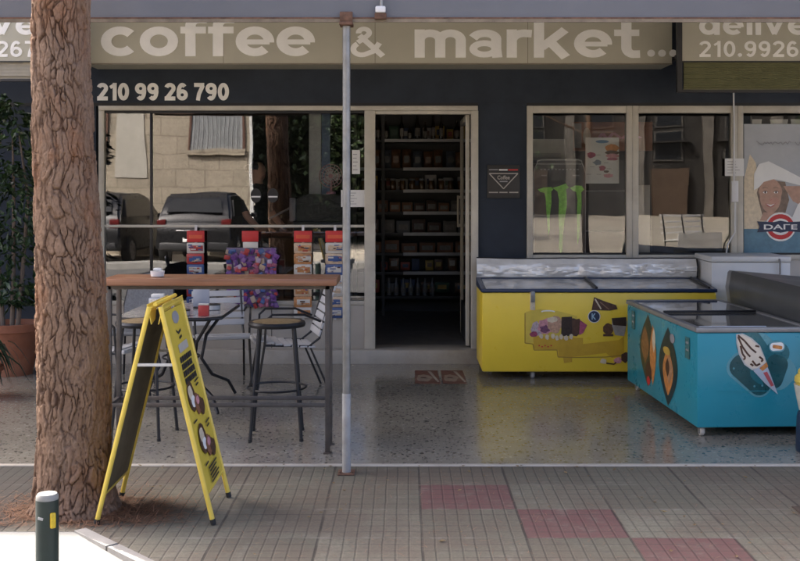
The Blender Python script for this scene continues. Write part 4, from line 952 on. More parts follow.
# white counter freezer behind
WF = mat('white_freezer_enamel', (.62, .63, .62), .35, var=.04, stain=(.5, .48, .44), st=.25)
t = thing('white_freezer', 'white chest freezer against the shop window behind the charcoal freezer', 'freezer', (3.2, 10.3, 0))
d_ = 10.05
wx0, wx1 = 2.80, (790.5-PX)*d_/F
MB().b2(wx0, wx1, d_, 10.62, .07, 1.02, WF, .012).build('body', t)
MB().b2(wx0-.005, wx1+.005, d_-.008, 10.625, 1.022, 1.075, WF, .012).build('lid', t)
hx = (779-PX)*d_/F; MB().tube([(hx, d_-.012, 1.05), (hx, d_-.03, 1.03), (hx, d_-.03, .92), (hx-.0, d_-.004, .90)], .009, mat('handle_grey', (.2, .2, .2), .4), 8).build('handle', t)
for (x, y) in ((wx0+.08, 10.1), (wx1-.08, 10.1), (wx0+.08, 10.5), (wx1-.08, 10.5)): castor(t, x, y, .07)

# cone shaped bin
t = thing('cone_bin', 'ice cream cone shaped bin with a yellow swirl top right of the teal freezer', 'bin', (2.655, 7.08, .004))
c = (2.655, 7.08, .004)
MB().lathe([(.13, 0), (.135, .02), (.128, .22), (.12, .25), (.05, .25)], c, mat('navy_bin_base', (.012, .025, .055), .45), 28).build('base', t)
MB().lathe([(.10, .251), (.115, .27), (.142, .41), (.145, .43), (.10, .43)], c, mat('bin_wrapper', (.55, .54, .45), .45, var=.12, vs=12), 28).build('wrapper', t)
mb = MB()
for (r, z) in ((.135, .455), (.115, .50), (.09, .545), (.058, .585), (.028, .62)):
    mb.tube([(c[0]+r*.7*math.cos(k*math.pi/10), c[1]+r*.7*math.sin(k*math.pi/10), z+.0008*k) for k in range(20)], r*.36, mat('bin_swirl_yellow', (.62, .47, .08), .4), 10, closed=True)
mb.lathe([(.10, .431), (.08, .5), (.03, .6)], c, mat('bin_swirl_yellow', (.62, .47, .08), .4), 20)
mb.build('swirl', t)

# worn red floor stickers by the step
d0 = (X, Z)
for (a, b, lab) in ((415, 444, 'worn red picture sticker on the porch floor by the door step, left of two'), (443, 471, 'worn red picture sticker on the porch floor by the door step, right of two')):
    y0, y1 = 1870/(385-188.), 1870/(370-188.)
    xa, xb = (a-PX)*y0/F, (b-PX)*y0/F
    t = thing('floor_sticker', lab, 'sticker', ((xa+xb)/2, (y0+y1)/2, .004), 'worn stickers on the porch floor')
    W2 = xb-xa-.03; L2 = y1-y0-.08
    d = Decal((xa, y0+.03, .004), (W2, 0, 0), (0, L2, 0), (0, 0, 1))
    WR = mat('worn_red_sticker', (.13, .055, .04), .6, var=.5, vs=12, stain=(.16, .135, .105), st=1.)
    d.poly([(0, 0), (1, 0), (.98, 1), (.02, 1)], WR).poly(ell(.38, .42, .3, .26, 16, .2), mat('worn_beige_sticker', (.24, .19, .15), .6, var=.4, vs=25)).poly([(.55, .95), (.7, .9), (.98, .15), (.9, .12)], mat('worn_pale_sticker', (.34, .31, .26), .6, var=.3, vs=20)).poly(ell(.35, .45, .12, .06, 10, .2), BROWN)
    d.build('print', t)
# ------------------------------------------------------------------ pine in front of the shop
BARK = bark_mat()
def leaf(mb, p, dv, n, L, W, m):
    sd = dv.cross(n); 
    if sd.length < 1e-3: return
    sd = sd.normalized()*W; up = sd.cross(dv).normalized()*L*.12
    mb.add([p, p+dv*L*.45+sd+up*.3, p+dv*L, p+dv*L*.45-sd+up*.3, p+dv*L*.45-up], [(0, 1, 4), (1, 2, 4), (2, 3, 4), (3, 0, 4)], m)
def smooth(a, b, x): x = max(0, min(1, (x-a)/(b-a))); return x*x*(3-2*x)
TX, TY = -1.742, 5.80
pine = thing('pine_tree', 'thick pine trunk with deeply fissured reddish bark at the pavement edge', 'tree', (TX, TY, 0))
def trunk_axis(z): return (TX - .028*z + .012*math.sin(z*2.1), TY + .01*z)
def trunk_r(z): return .1685 + .012*math.sin(z*1.7+.6) + .05*math.exp(-z/.11) + .018*math.exp(-z/.5) - .006*max(0, z-1)
NA = 300
zs = [i*.0068 for i in range(430)]; z = zs[-1]
while z < 9: z += .12; zs.append(z)
vs, fis = [], []
for z in zs:
    cx, cy = trunk_axis(z); r0 = max(.05, trunk_r(z) if z < 3 else trunk_r(3)*(1-(z-3)/9))
    for k in range(NA):
        a = 2*math.pi*k/NA
        p = Vector((math.cos(a)*r0, math.sin(a)*r0, z))
        if z < 3.1:
            w = noise.noise_vector(p*5)*.05 + noise.noise_vector(p*17)*.018
            pp = Vector((p.x+w.x*.8, p.y+w.y*.8, p.z*.19+w.z*.27))
            d1 = noise.voronoi(pp*34)[0]; e1 = (d1[1]-d1[0])
            pq = Vector((p.x+w.x*1.4, p.y+w.y*1.4, p.z*.38+w.z))
            d2 = noise.voronoi(pq*60)[0]; e2 = d2[1]-d2[0]
            gate = .4+.6*smooth(-.3, .3, noise.noise(p*4+Vector((3, 1, 8))))
            c1 = (1-smooth(.01, .125, e1))*gate; c2 = 1-smooth(.0, .10, e2)
            fl = noise.noise(Vector((p.x*30, p.y*30, p.z*60))); hgt = -.012*c1 - .0035*c2*(1-c1*.6) + .008*(d1[0]*0+noise.cell(noise.voronoi(pp*34)[1][0]*9)) + .003*noise.noise(Vector((p.x*14, p.y*14, p.z*5))) + .0025*fl + .0026*noise.noise(p*110)
            kn = (Vector((cx+p.x-TX+.02, p.y, z))-Vector((-.2, -.12, 2.02))).length
            hgt += .02*math.exp(-(kn/.05)**2)
            fis.append(min(1, c1*.95+c2*.28))
        else: hgt = .012*noise.noise(p*9); fis.append(.25)
        r = r0+hgt
        vs.append((cx+math.cos(a)*r, cy+math.sin(a)*r, z))
nz = len(zs)
fs = [(i*NA+k, i*NA+(k+1) % NA, (i+1)*NA+(k+1) % NA, (i+1)*NA+k) for i in range(nz-1) for k in range(NA)]
mb = MB(); mb.add(vs, fs, BARK); tr = mb.build('trunk', pine, smooth=80)
at = tr.data.attributes.new('fissure', 'FLOAT', 'POINT'); at.data.foreach_set('value', fis)
NEED = leaf_mat('pine_needles_green', (.035, .07, .02), (.07, .11, .035), .5)
mb = MB(); q = random.Random(2)
tips = []
for k in range(16):
    z = 5.6+k*.24; a = k*2.4; L = 1.9-(k*.075); x0, y0 = trunk_axis(z)
    e = (x0+L*math.cos(a), y0+L*math.sin(a), z+.5); mb.tube([(x0, y0, z), ((x0+e[0])/2, (y0+e[1])/2, z+.1), e], [.05, .03, .012], BARK, 6)
    for j in range(9): f = .35+.65*j/8; tips.append((x0+(e[0]-x0)*f, y0+(e[1]-y0)*f, z+.5*f*f))
mb.build('branch', pine)
mb = MB()
for (x, y, z) in tips:
    for j in range(50):
        p = Vector((x, y, z))+Vector((q.gauss(0, .16), q.gauss(0, .16), q.gauss(.05, .11)))
        dv = Vector((q.gauss(0, 1), q.gauss(0, 1), q.gauss(.4, 1))).normalized()*.13; sd = dv.orthogonal().normalized()*.007
        mb.add([p-sd, p+sd, p+dv], [(0, 1, 2)], NEED)
mb.build('crown', pine, smooth=0)
# fallen needles round the foot
NB = leaf_mat('dry_needles', (.13, .06, .03), (.26, .14, .08), .7)
mb = MB(); q = random.Random(4)
for k in range(4200):
    a = q.uniform(0, 2*math.pi); rr = .17+abs(q.gauss(0, .17)) if k % 3 else .17+abs(q.gauss(0, .07))
    x, y = TX+rr*math.cos(a)*1.25, TY+rr*math.sin(a)*.9
    if k % 4 == 0: x, y = TX+.36+q.gauss(0, .13), TY-.05+q.gauss(0, .11)
    if y < 5.47: continue
    z = .006+abs(q.gauss(0, .012))*max(0, 1-(math.hypot(x-TX, y-TY)-.17)/.25); L = q.uniform(.03, .085); b_ = q.uniform(0, 6.28); dz = q.gauss(0, .012)
    dx, dy = math.cos(b_)*L, math.sin(b_)*L; w = .0022
    mb.add([(x-dy/L*w, y+dx/L*w, z), (x+dy/L*w, y-dx/L*w, z), (x+dx, y+dy, max(.005, z+dz))], [(0, 1, 2)], NB)
for k in range(700):
    x, y = q.uniform(-2.2, 2.2), q.uniform(5.0, 6.7)
    if x < -1 and y < 5.5: continue
    L = q.uniform(.03, .07); b_ = q.uniform(0, 6.28); dx, dy = math.cos(b_)*L, math.sin(b_)*L; w = .0014
    mb.add([(x-dy/L*w, y+dx/L*w, .004), (x+dy/L*w, y-dx/L*w, .004), (x+dx, y+dy, .006)], [(0, 1, 2)], NB)
tag(mb.build('fallen_needles', None, smooth=0), 'dry brown pine needles lying round the foot of the trunk', 'pine needles', kind='stuff')

LF = leaf_mat('dry_leaves', (.12, .075, .03), (.22, .16, .07), .7)
mb = MB(); q = random.Random(31)
for k in range(70):
    x, y = q.uniform(-2.0, 2.2), q.uniform(5.0, 6.7) if k % 3 else q.gauss(6.68, .03)
    if x < -1 and y < 5.5: continue
    a = q.uniform(0, 6.28); leaf(mb, Vector((x, y, .008+q.random()*.004)), Vector((math.cos(a), math.sin(a), q.uniform(0, .12))), Vector((0, 0, 1)), q.uniform(.018, .04), q.uniform(.005, .011), LF)
tag(mb.build('fallen_leaves', None, smooth=0), 'small dry leaves scattered over the grooved paving', 'leaves', kind='stuff')
# ------------------------------------------------------------------ bollard
BOLL = mat('dark_green_bollard', (.012, .026, .022), .35, var=.2, vs=9, stain=(.05, .055, .05), st=.3)
bx, by = -1.366, 4.2
t = thing('bollard', 'short dark green metal bollard with a pale top and a yellow reflector', 'bollard', (bx, by, -.08))
MB().lathe([(.0425, -.12), (.0425, .512)], (bx, by, 0), BOLL, 32).build('post', t)
MB().lathe([(.0425, .513), (.0415, .526), (.036, .5345), (.004, .537)], (bx, by, 0), mat('pale_bollard_cap', (.22, .22, .20), .5, var=.2, vs=20), 32).build('cap', t)
MB().box((bx+.031, by-.031, .44), (.02, .016, .058), mat('yellow_reflector', (.60, .42, .02), .35, var=.2, vs=60), .004, rot=(0, 0, R(45))).build('reflector', t)
MB().box((bx-.012, by-.0425, .449), (.02, .003, .01), mat('scuffed_label', (.4, .4, .38), .6), .001, rot=(0, R(15), 0)).build('sticker', t)

# ------------------------------------------------------------------ potted plants
TERRA = mat('terracotta', (.28, .105, .055), .75, var=.2, vs=5, stain=(.34, .22, .16), st=.5, bump=.2)
FIC = leaf_mat('ficus_leaves', (.012, .032, .012), (.04, .075, .022), .35)
px_, py_ = -3.60, 10.05
t = thing('potted_tree', 'tall dense dark green potted shrub against the shop wall left of the trunk', 'potted plant', (px_, py_, .004))
MB().lathe([(.19, .004), (.24, .30), (.262, .40), (.285, .405), (.288, .47), (.262, .475), (.25, .42), (.01, .41)], (px_, py_, 0), TERRA, 36).build('pot', t)
MB().lathe([(.248, .40), (.2, .43), (.01, .435)], (px_, py_, 0), SOIL, 24).build('soil', t)
q = random.Random(9)
for s in (-.07, .06, .01): MB().tube([(px_+s, py_, .41), (px_+s*1.6, py_+.02, .9), (px_+s*2.6, py_, 1.6), (px_+s*1.2, py_, 2.2)], [.024, .02, .015, .006], mat('grey_brown_stem', (.17, .13, .10), .8, var=.2), 8).build('stem', t)
mb = MB()
for k in range(2700):
    z = .62+1.92*q.random()**.9; wmax = .46*min(1, (z-.45)/.5)*min(1, (2.75-z)/.7)+.05
    wmax *= .8+.35*noise.noise(Vector((z*3, 1, 2)))+.2
    a = q.uniform(0, 6.283); rr = wmax*math.sqrt(q.random())
    p = Vector((px_+rr*math.cos(a), py_+rr*math.sin(a)*.85, z))
    if noise.noise(p*3.6) < -.1: continue
    p.y = min(p.y, FY-.03)
    dv = Vector((math.cos(a)+q.gauss(0, .6), math.sin(a)+q.gauss(0, .6), q.gauss(-.5, .5))).normalized()
    leaf(mb, p, dv, Vector((q.gauss(0, .5), q.gauss(0, .5), 1)).normalized(), q.uniform(.08, .13), q.uniform(.02, .03), FIC)
mb.build('foliage', t, smooth=0)
sx0, sy0 = -3.42, 8.9
t = thing('potted_plant', 'small potted plant with long drooping dark leaves in front of the tall shrub', 'potted plant', (sx0, sy0, .004))
MB().lathe([(.11, .004), (.15, .22), (.165, .225), (.165, .26), (.145, .262), (.138, .23), (.01, .225)], (sx0, sy0, 0), TERRA, 28).build('pot', t)
mb = MB(); DRP = leaf_mat('drooping_leaves', (.010, .022, .012), (.025, .045, .02), .35)
for k in range(46):
    a = q.uniform(0, 6.283); Lr = q.uniform(.22, .46); zz = q.uniform(.34, .52); pts = []
    for j in range(9):
        f = j/8; pts.append(Vector((sx0+math.cos(a)*Lr*f, sy0+math.sin(a)*Lr*f*.8, .23+(zz-.23)*math.sin(min(1, f*1.6)*1.57)-max(0, f-.45)**1.6*q.uniform(.55, .8))))
    vs_ = []
    for j, p in enumerate(pts):
        w = .016*math.sin(math.pi*min(.97, .12+j/9)); sd = Vector((-math.sin(a), math.cos(a), 0))*w; vs_ += [p-sd, p+sd]
    mb.add(vs_, [(2*j, 2*j+1, 2*j+3, 2*j+2) for j in range(8)], DRP)
mb.build('foliage', t, smooth=0)

# ------------------------------------------------------------------ inside the shop
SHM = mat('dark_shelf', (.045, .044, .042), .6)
LIP = mat('pale_price_rail', (.36, .36, .36), .4, .2)
d_ = 13.6
def iz(py): return H-(py-PY)*d_/F
SX0, SX1 = -.62, .92
t = thing('shop_shelving', 'tall dark shelving with pale price rails facing the open doorway', 'shelf unit', (.15, d_+.2, .13))
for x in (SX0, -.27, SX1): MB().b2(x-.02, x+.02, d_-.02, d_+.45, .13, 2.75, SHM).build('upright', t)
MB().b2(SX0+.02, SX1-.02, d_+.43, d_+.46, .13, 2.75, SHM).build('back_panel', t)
rows = [139.5, 168, 190, 212, 233, 253, 272]
for py in rows:
    z = iz(py)
    so = MB().b2(SX0+.021, SX1-.021, d_, d_+.428, z-.03, z, SHM).build('shelf', t)
    mb = MB(); mb.b2(-.02 if py > 150 else -.25, SX1-.03, d_-.012, d_-.001, z-.032, z+.006, LIP)
    if py in (168, 233): mb.b2(SX0+.03, -.36, d_-.012, d_-.001, z-.032, z+.006, LIP)
    mb.build('price_rail', so)
q = random.Random(21)
glb = mat('dark_bottle_glass', (.03, .02, .012), .12); lbl = mat('bottle_label', (.20, .18, .155), .6, var=.2, vs=30)
def bottle(x, y, z, r, h, lab, grp, m=glb, l=lbl):
    t = thing('bottle', lab, 'bottle', (x, y, z), grp)
    MB().lathe([(r*.9, 0), (r, .01), (r, h*.58), (r*.4, h*.76), (r*.36, h*.97), (r*.42, h)], (x, y, z), m, 14).build('body', t)
    MB().lathe([(r*1.03, h*.15), (r*1.03, h*.48)], (x, y, z), l, 14).build('label', t)
    return t
for k in range(15):
    if k in (4, 11): continue
    x = SX0+.09+k*.098; bottle(x, d_+.1+q.uniform(-.02, .05), iz(139.5)+.001, q.uniform(.024, .036), q.uniform(.17, .33), 'dark bottle with a pale label on the top shelf behind the doorway', 'bottles on the top shelf')
def bagf(x, y, z, w, h, m1, m2, lab, grp):
    t = thing('snack_bag', lab, 'snack bag', (x, y, z), grp)
    n = 9; vs_ = []
    for s in (-1, 1):
        for j in range(n):
            for i in range(5):
                u = -1+i/2; v = j/(n-1); th = .035*(1-u*u*.8)*math.sin(math.pi*min(1, max(0, v)))**.6
                vs_.append((x+u*w/2*(1-.06*math.sin(math.pi*v)), y+s*th, z+v*h))
    fs_ = []
    for s in range(2):
        for j in range(n-1):
            for i in range(4): a = s*45+j*5+i; fs_.append((a, a+1, a+6, a+5) if s == 0 else (a+5, a+6, a+1, a))
    MB().add(vs_, fs_, m1).build('pouch', t, smooth=60)
    MB().b2(x-w*.3, x+w*.3, y-.043, y-.038, z+h*.3, z+h*.65, m2).build('label', t)
br_ = mat('coffee_brown_pack', (.12, .055, .025), .35, var=.5, vs=25); gb_ = mat('grey_blue_pack', (.09, .10, .12), .35, var=.5, vs=25); bk_ = mat('black_pack', (.02, .018, .016), .35)
cols = [br_, br_, gb_, br_, bk_, br_, bk_, gb_]
for k in range(11): bagf(SX0+.12+k*.132+q.uniform(-.012, .012), d_+.12+q.uniform(-.02, .03), iz(168)+.001, .115, q.uniform(.19, .24), cols[(k*5+k//3) % 8], bk_ if k % 3 else br_, 'dull brown or grey coffee bag on the second shelf behind the doorway', 'coffee bags on the second shelf')
for k in range(12):
    x = SX0+.11+k*.12; t = thing('jar', 'small jar with a dark lid on the third shelf behind the doorway', 'jar', (x, d_+.1, iz(190)+.001), 'jars on the third shelf')
    MB().lathe([(.035, 0), (.038, .01), (.038, .10), (.03, .115)], (x, d_+.1, iz(190)+.001), mat('amber_jar', (.14, .075, .03), .15, var=.4, vs=12), 12).build('body', t); MB().lathe([(.034, .116), (.034, .14)], (x, d_+.1, iz(190)+.001), GREY, 12).build('lid', t)
def carton(x, y, z, w, h, m1, m2, lab, grp):
    t = thing('carton', lab, 'carton', (x, y, z), grp); MB().b2(x-w/2, x+w/2, y-.05, y+.08, z, z+h, m1, .003).build('box', t); MB().b2(x-w*.35, x+w*.35, y-.053, y-.0505, z+h*.25, z+h*.7, m2).build('label', t)
for py, n, h, lab, grp in ((212, 9, .15, 'dull printed carton on the fourth shelf behind the doorway', 'cartons on the fourth shelf'), (233, 7, .17, 'dull printed carton on the fifth shelf behind the doorway', 'cartons on the fifth shelf'), (253, 6, .16, 'wide reddish carton on the sixth shelf behind the doorway', 'cartons on the sixth shelf')):
    for k in range(n):
        w = 1.28/n; m1 = [mat('pale_carton', (.15, .135, .115), .6, var=.2), BROWN, mat('rust_carton', (.2, .09, .045), .6, var=.3), mat('grey_carton', (.15, .15, .15), .6)][q.randrange(4) if py != 253 else 2]
        carton(SX0+.12+w/2+k*(w+.01), d_+.12, iz(py)+.001, w*.92, h*q.uniform(.7, 1), m1, lbl, lab, grp)
for k in range(7): bottle(SX0+.42+k*.09, d_+.1, iz(272)-.30+.001, .03, .22, 'small clear bottle on the bottom shelf behind the doorway', 'bottles on the bottom shelf', mat('clear_bottle', (.2, .2, .2), .15))
MB().b2(0, .01, 0, .01, 0, .01, SHM)
so = [o for o in C.objects if o.name == 'shop_shelving'][0]
MB().b2(SX0+.021, SX1-.021, d_, d_+.428, iz(272)-.33, iz(272)-.30, SHM).build('shelf', so)
packs = [mat('dull_red_pack', (.32, .06, .04), .5, var=.3), mat('dull_yellow_pack', (.42, .28, .06), .5, var=.3), mat('dull_green_pack', (.04, .09, .05), .5, var=.3), mat('dull_blue_pack', (.04, .06, .12), .5, var=.3), mat('dull_white_pack', (.45, .43, .40), .5, var=.2), br_]
for (py, n, lab, grp) in ((139.5, 9, 'small dull packet stacked in the second row of the top shelf', 'packets at the back of the top shelf'), (190, 7, 'small dull packet behind the jars on the third shelf', 'packets behind the jars'), (272, 9, 'dull packet standing on the seventh shelf behind the doorway', 'packets on the seventh shelf'), (294.5, 6, 'dull packet behind the clear bottles on the bottom shelf', 'packets on the bottom shelf')):
    for k in range(n):
        x = SX0+.12+(k+.5)*1.3/n+q.uniform(-.02, .02); w = 1.25/n*q.uniform(.6, .9); h = q.uniform(.10, .19); z = iz(py)+.001; m1 = packs[q.randrange(6)]
        t = thing('packet', lab, 'packet', (x, d_+.25, z), grp); MB().box((x, d_+.27, z+h/2), (w, .07, h), m1, .006, (0, 0, q.uniform(-.1, .1))).build('box', t); MB().box((x, d_+.23, z+h*.55), (w*.6, .004, h*.4), packs[q.randrange(6)]).build('label', t)
# counter with till, fan, panel
CD = mat('dark_counter', (.05, .048, .046), .5, var=.15)
t = thing('shop_counter', 'dark shop counter behind the long window', 'counter', (-1.35, 11.35, .13))
MB().b2(-1.12, -.55, 11.1, 11.6, .13, 1.20, CD, .01).build('base', t); MB().b2(-1.14, -.53, 11.07, 11.63, 1.201, 1.235, mat('counter_top', (.10, .10, .10), .3), .006).build('top', t)
y = 11.25; k_ = y/F
t = thing('cash_register', 'bulky black cash register with a grey side on the counter', 'cash register', ((318-PX)*k_, y, 1.236))
X0, X1 = (294-PX)*k_, (344-PX)*k_
MB().b2(X0, X1, y-.1, y+.2, 1.237, 1.36, mat('till_black', (.018, .018, .02), .4), .01).build('drawer', t)
MB().prism([(0, 0), (X1-X0-.03, 0), (X1-X0-.03, .26), (.12, .28), (0, .22)], (X0+.03, y-.06, 1.361), (1, 0, 0), (0, 0, 1), (0, .2, 0), mat('till_black', (.018, .018, .02), .4)).build('screen', t)
MB().b2(X0-.04, X0+.025, y-.08, y+.1, 1.36, 1.60, mat('till_grey', (.25, .25, .26), .5), .01).build('side_panel', t)
MB().tube([(X0-.03, y, 1.50), (X0-.26, y-.02, 1.38)], .012, mat('till_grey', (.25, .25, .26), .5), 8).build('display_arm', t)
y = 11.0; k_ = y/F
fxx, fzz = (331-PX)*k_, H-(176-PY)*k_
FANP = mat('pink_fan_plastic', (.55, .28, .32), .4)
t = thing('desk_fan', 'small round pink desk fan standing on the cash register', 'fan', (fxx, y, 1.645))
mb = MB(); 
for rr in (.115, .085, .055): mb.tube([(fxx+rr*math.cos(a*math.pi/14), y-.03, fzz+rr*math.sin(a*math.pi/14)) for a in range(28)], .0045, FANP, 6, closed=True)
for a in range(16): mb.tube([(fxx+.02*math.cos(a*math.pi/8), y-.035, fzz+.02*math.sin(a*math.pi/8)), (fxx+.115*math.cos(a*math.pi/8), y-.03, fzz+.115*math.sin(a*math.pi/8))], .0028, WHITEP, 5)
mb.build('guard', t); MB().lathe([(.002, -.03), (.03, -.025), (.032, .04), (.002, .05)], (fxx, y, fzz), FANP, 16, 'Y').build('motor', t)
for k in range(3):
    a = k*2.094; MB().prism([(0, -.01), (.04, -.05), (.09, -.035), (.095, .02), (.04, .03), (0, .01)], (fxx, y-.01, fzz), (math.cos(a), 0, math.sin(a)), (-math.sin(a), .3, math.cos(a)), (0, .003, 0), mat('fan_blade', (.6, .55, .56), .3)).build('blade', t)
MB().tube([(fxx, y+.01, fzz-.02), (fxx, y+.01, 1.66)], .012, FANP, 8).build('stand', t); MB().lathe([(.05, 1.64), (.045, 1.662), (.01, 1.67)], (fxx, y+.01, 0), FANP, 16).build('base', t)
y = 11.45; k_ = y/F
t = thing('display_column', 'tall white and blue display column behind the cash register', 'display', ((320-PX)*k_, y, 1.236))
MB().b2((309-PX)*k_, (321-PX)*k_, y, y+.05, 1.237, 2.52, mat('column_white', (.5, .5, .5), .5), .006).build('white_panel', t); MB().b2((321.5-PX)*k_, (330-PX)*k_, y, y+.05, 1.237, 2.52, mat('column_blue', (.14, .2, .32), .5), .006).build('blue_panel', t)
# drinks cooler behind the first right window
y = 11.6; k_ = y/F; X0, X1 = (574-PX)*k_, (652-PX)*k_
t = thing('drinks_cooler', 'tall drinks cooler with a reddish brown header behind the right windows', 'cooler', ((X0+X1)/2, y, .13))
MB().b2(X0, X1, y, y+.6, .13, 2.36, mat('cooler_dark', (.025, .026, .03), .4), .01).build('body', t)
h_ = MB().b2(X0, X1, y-.03, y+.1, H-(151-PY)*k_, H-(122-PY)*k_, mat('cooler_header', (.24, .085, .035), .5), .006).build('header', t)
d = Decal((X0, y-.03, H-(151-PY)*k_), (X1-X0, 0, 0), (0, 0, 29*k_), (0, -1, 0)); d.poly([(0, .1), (.09, .1), (.09, .95), (0, .95)], GREY).poly(ell(.16, .5, .05, .3, 18), mat('pale_label', (.45, .43, .38), .5)).line([(.3, .4), (.36, .6), (.42, .4), (.5, .62), (.6, .42), (.7, .6), (.85, .45)], .05, mat('header_script', (.5, .2, .25), .5)); d.build('print', h_)
for k in range(4): MB().b2(X0+.04, X1-.04, y-.01, y-.001, .4+k*.42, .415+k*.42, GREY).build('shelf_edge', t)
MB().b2(X0+.62, X0+.64, y-.05, y-.03, .9, 1.6, ALU).build('handle', t)
y = 11.2; k_ = y/F
t = thing('white_carton', 'pale carton high behind the first right window beside the cooler header', 'carton', ((547-PX)*k_, y, H-(158-PY)*k_))
X0, X1 = (528-PX)*k_, (565-PX)*k_
MB().b2(X0, X1, y, y+.3, H-(160-PY)*k_, H-(139-PY)*k_, mat('grey_white_carton', (.45, .44, .42), .7), .004).build('box', t); MB().b2(X0+.04, X1-.04, y-.002, y-.0005, H-(158-PY)*k_, H-(153-PY)*k_, GREY).build('label', t)
t = thing('carton_shelf', 'dark wall rack carrying the pale carton behind the first right window', 'rack', ((547-PX)*k_, y, .998))
MB().b2(X0-.05, X1+.05, y-.01, y+.32, H-(160-PY)*k_-.03, H-(160-PY)*k_-.001, SHM).build('shelf', t)
for x in (X0-.05, X1+.02): MB().b2(x, x+.03, y+.28, y+.31, .13, H-(160-PY)*k_-.031, SHM).build('upright', t)
y = IY+.02; k_ = y/F
t = thing('cream_board', 'cream board standing on the ledge beside the post between the right windows', 'board', ((642-PX)*k_, y, .998)); MB().b2((635-PX)*k_, (650-PX)*k_, y, y+.02, .999, H-(185-PY)*k_, PANEL, .003).build('sheet', t); MB().b2((637-PX)*k_, (637.6-PX)*k_, y-.002, y-.0005, 1.02, H-(187-PY)*k_, GREY).build('groove', t)

# ------------------------------------------------------------------ shop assistant
SKN = mat('person_skin', (.50, .29, .20), .5, var=.06); HAIR = mat('dark_hair', (.018, .012, .010), .5, var=.3, vs=60); SHIRT = mat('black_top', (.022, .022, .024), .8); TROU = mat('dark_trousers', (.03, .032, .04), .8)
def skin_body(J, E, root_i, name, parent, m):
    me = bpy.data.meshes.new('sk'); me.from_pydata([j[0] for j in J], E, []); o = bpy.data.objects.new('sk', me); C.objects.link(o)
    md = o.modifiers.new('s', 'SKIN'); md.use_smooth_shade = True
    for i, j in enumerate(J): me.skin_vertices[0].data[i].radius = (j[1], j[2] if len(j) > 2 else j[1])
    for i in range(len(J)): me.skin_vertices[0].data[i].use_root = (i == root_i)
    s2 = o.modifiers.new('u', 'SUBSURF'); s2.levels = 2; s2.render_levels = 2
    dg = bpy.context.evaluated_depsgraph_get(); nm = bpy.data.meshes.new_from_object(o.evaluated_get(dg))
    vs_ = [tuple(v.co) for v in nm.vertices]; fs_ = [tuple(p.vertices) for p in nm.polygons]
    bpy.data.objects.remove(o); bpy.data.meshes.remove(me); bpy.data.meshes.remove(nm)
    mb = MB(); mb.add(vs_, fs_, m); ob = mb.build(name, parent, smooth=180); return ob
per = thing('person', 'shop assistant in a dark top with dark tied hair standing behind the long window', 'person', (0, 0, 0))
# local: faces +X, feet at 0, height 1.70
J = [((0, 0, .95), .13, .15), ((.0, 0, 1.12), .115, .13), ((.0, 0, 1.30), .12, .155), ((0, 0, 1.415), .075, .09), ((.012, 0, 1.475), .052), ((.02, 0, 1.545), .072, .066), ((.01, 0, 1.62), .086, .073), ((.0, 0, 1.675), .05),
     ((0, -.17, 1.38), .05), ((.03, -.23, 1.13), .041), ((.20, -.22, .98), .033), ((.27, -.21, .99), .025),
     ((0, .17, 1.38), .05), ((.03, .23, 1.13), .041), ((.20, .22, .98), .033), ((.27, .21, .99), .025),
     ((.0, -.10, .86), .092), ((.01, -.10, .48), .06), ((-.02, -.10, .08), .042), ((.12, -.10, .035), .032),
     ((.0, .10, .86), .092), ((.01, .10, .48), .06), ((-.02, .10, .08), .042), ((.12, .10, .035), .032),
     ((.095, 0, 1.572), .017), ((.085, 0, 1.51), .028)]
E = [(0, 1), (1, 2), (2, 3), (3, 4), (4, 5), (5, 6), (6, 7), (2, 8), (8, 9), (9, 10), (10, 11), (2, 12), (12, 13), (13, 14), (14, 15), (0, 16), (16, 17), (17, 18), (18, 19), (0, 20), (20, 21), (21, 22), (22, 23), (5, 24), (5, 25)]
n = len(J)
for s, w in ((-1, 11), (1, 15)):   # five fingers each hand
    base = J[w][0]
    for f in range(5):
        b0 = (base[0]+.02, base[1]+(f-2)*.014, base[2]); L = (.035, .06, .068, .06, .048)[f] if s < 0 else (.048, .06, .068, .06, .035)[f]
        i0 = len(J); J.append(((b0[0]+.022, b0[1]+(f-2)*.004, b0[2]), .009)); J.append(((b0[0]+.022+L*.6, b0[1]+(f-2)*.005, b0[2]-.008), .008)); J.append(((b0[0]+.022+L, b0[1]+(f-2)*.005, b0[2]-.025), .0065))
        E += [(w, i0), (i0, i0+1), (i0+1, i0+2)]
body = skin_body(J, E, 0, 'body', per, SKN)
def garment(name, test, off, m):
    me = body.data; me.update(); mb = MB(); mp = {}; vs_ = []; fs_ = []
    for p in me.polygons:
        c_ = p.center
        if test(c_):
            ff = []
            for vi in p.vertices:
                if vi not in mp: mp[vi] = len(vs_); v = me.vertices[vi]; vs_.append(v.co+v.normal*off)
                ff.append(mp[vi])
            fs_.append(ff)
    mb.add(vs_, fs_, m); mb.build(name, per, smooth=180)
garment('shirt', lambda c_: .93 < c_.z < 1.435 and not (abs(c_.y) > .19 and c_.z < 1.16), .011, SHIRT)
garment('trousers', lambda c_: .10 < c_.z < .97 and c_.x < .14 and abs(c_.y) < .2, .012, TROU)
garment('hair', lambda c_: (c_.z > 1.585 and c_.x < .055) or (c_.z > 1.655) or (c_.z > 1.50 and c_.x < -.012), .014, HAIR)
mb = MB(); mb.ball((-.10, 0, 1.60), .045, HAIR, 12, 8); mb.build('hair_bun', per)
for s in (-1, 1):
    mb = MB(); mb.ball((.078, .03*s, 1.592), .0095, WHITE, 10, 8); mb.ball((.0845, .03*s, 1.592), .005, BLACK, 8, 6); mb.build('eye', per)
    mb = MB(); mb.ball((.0, .073*s, 1.585), .022, SKN, 10, 8, (.7, .4, 1)); mb.build('ear', per)
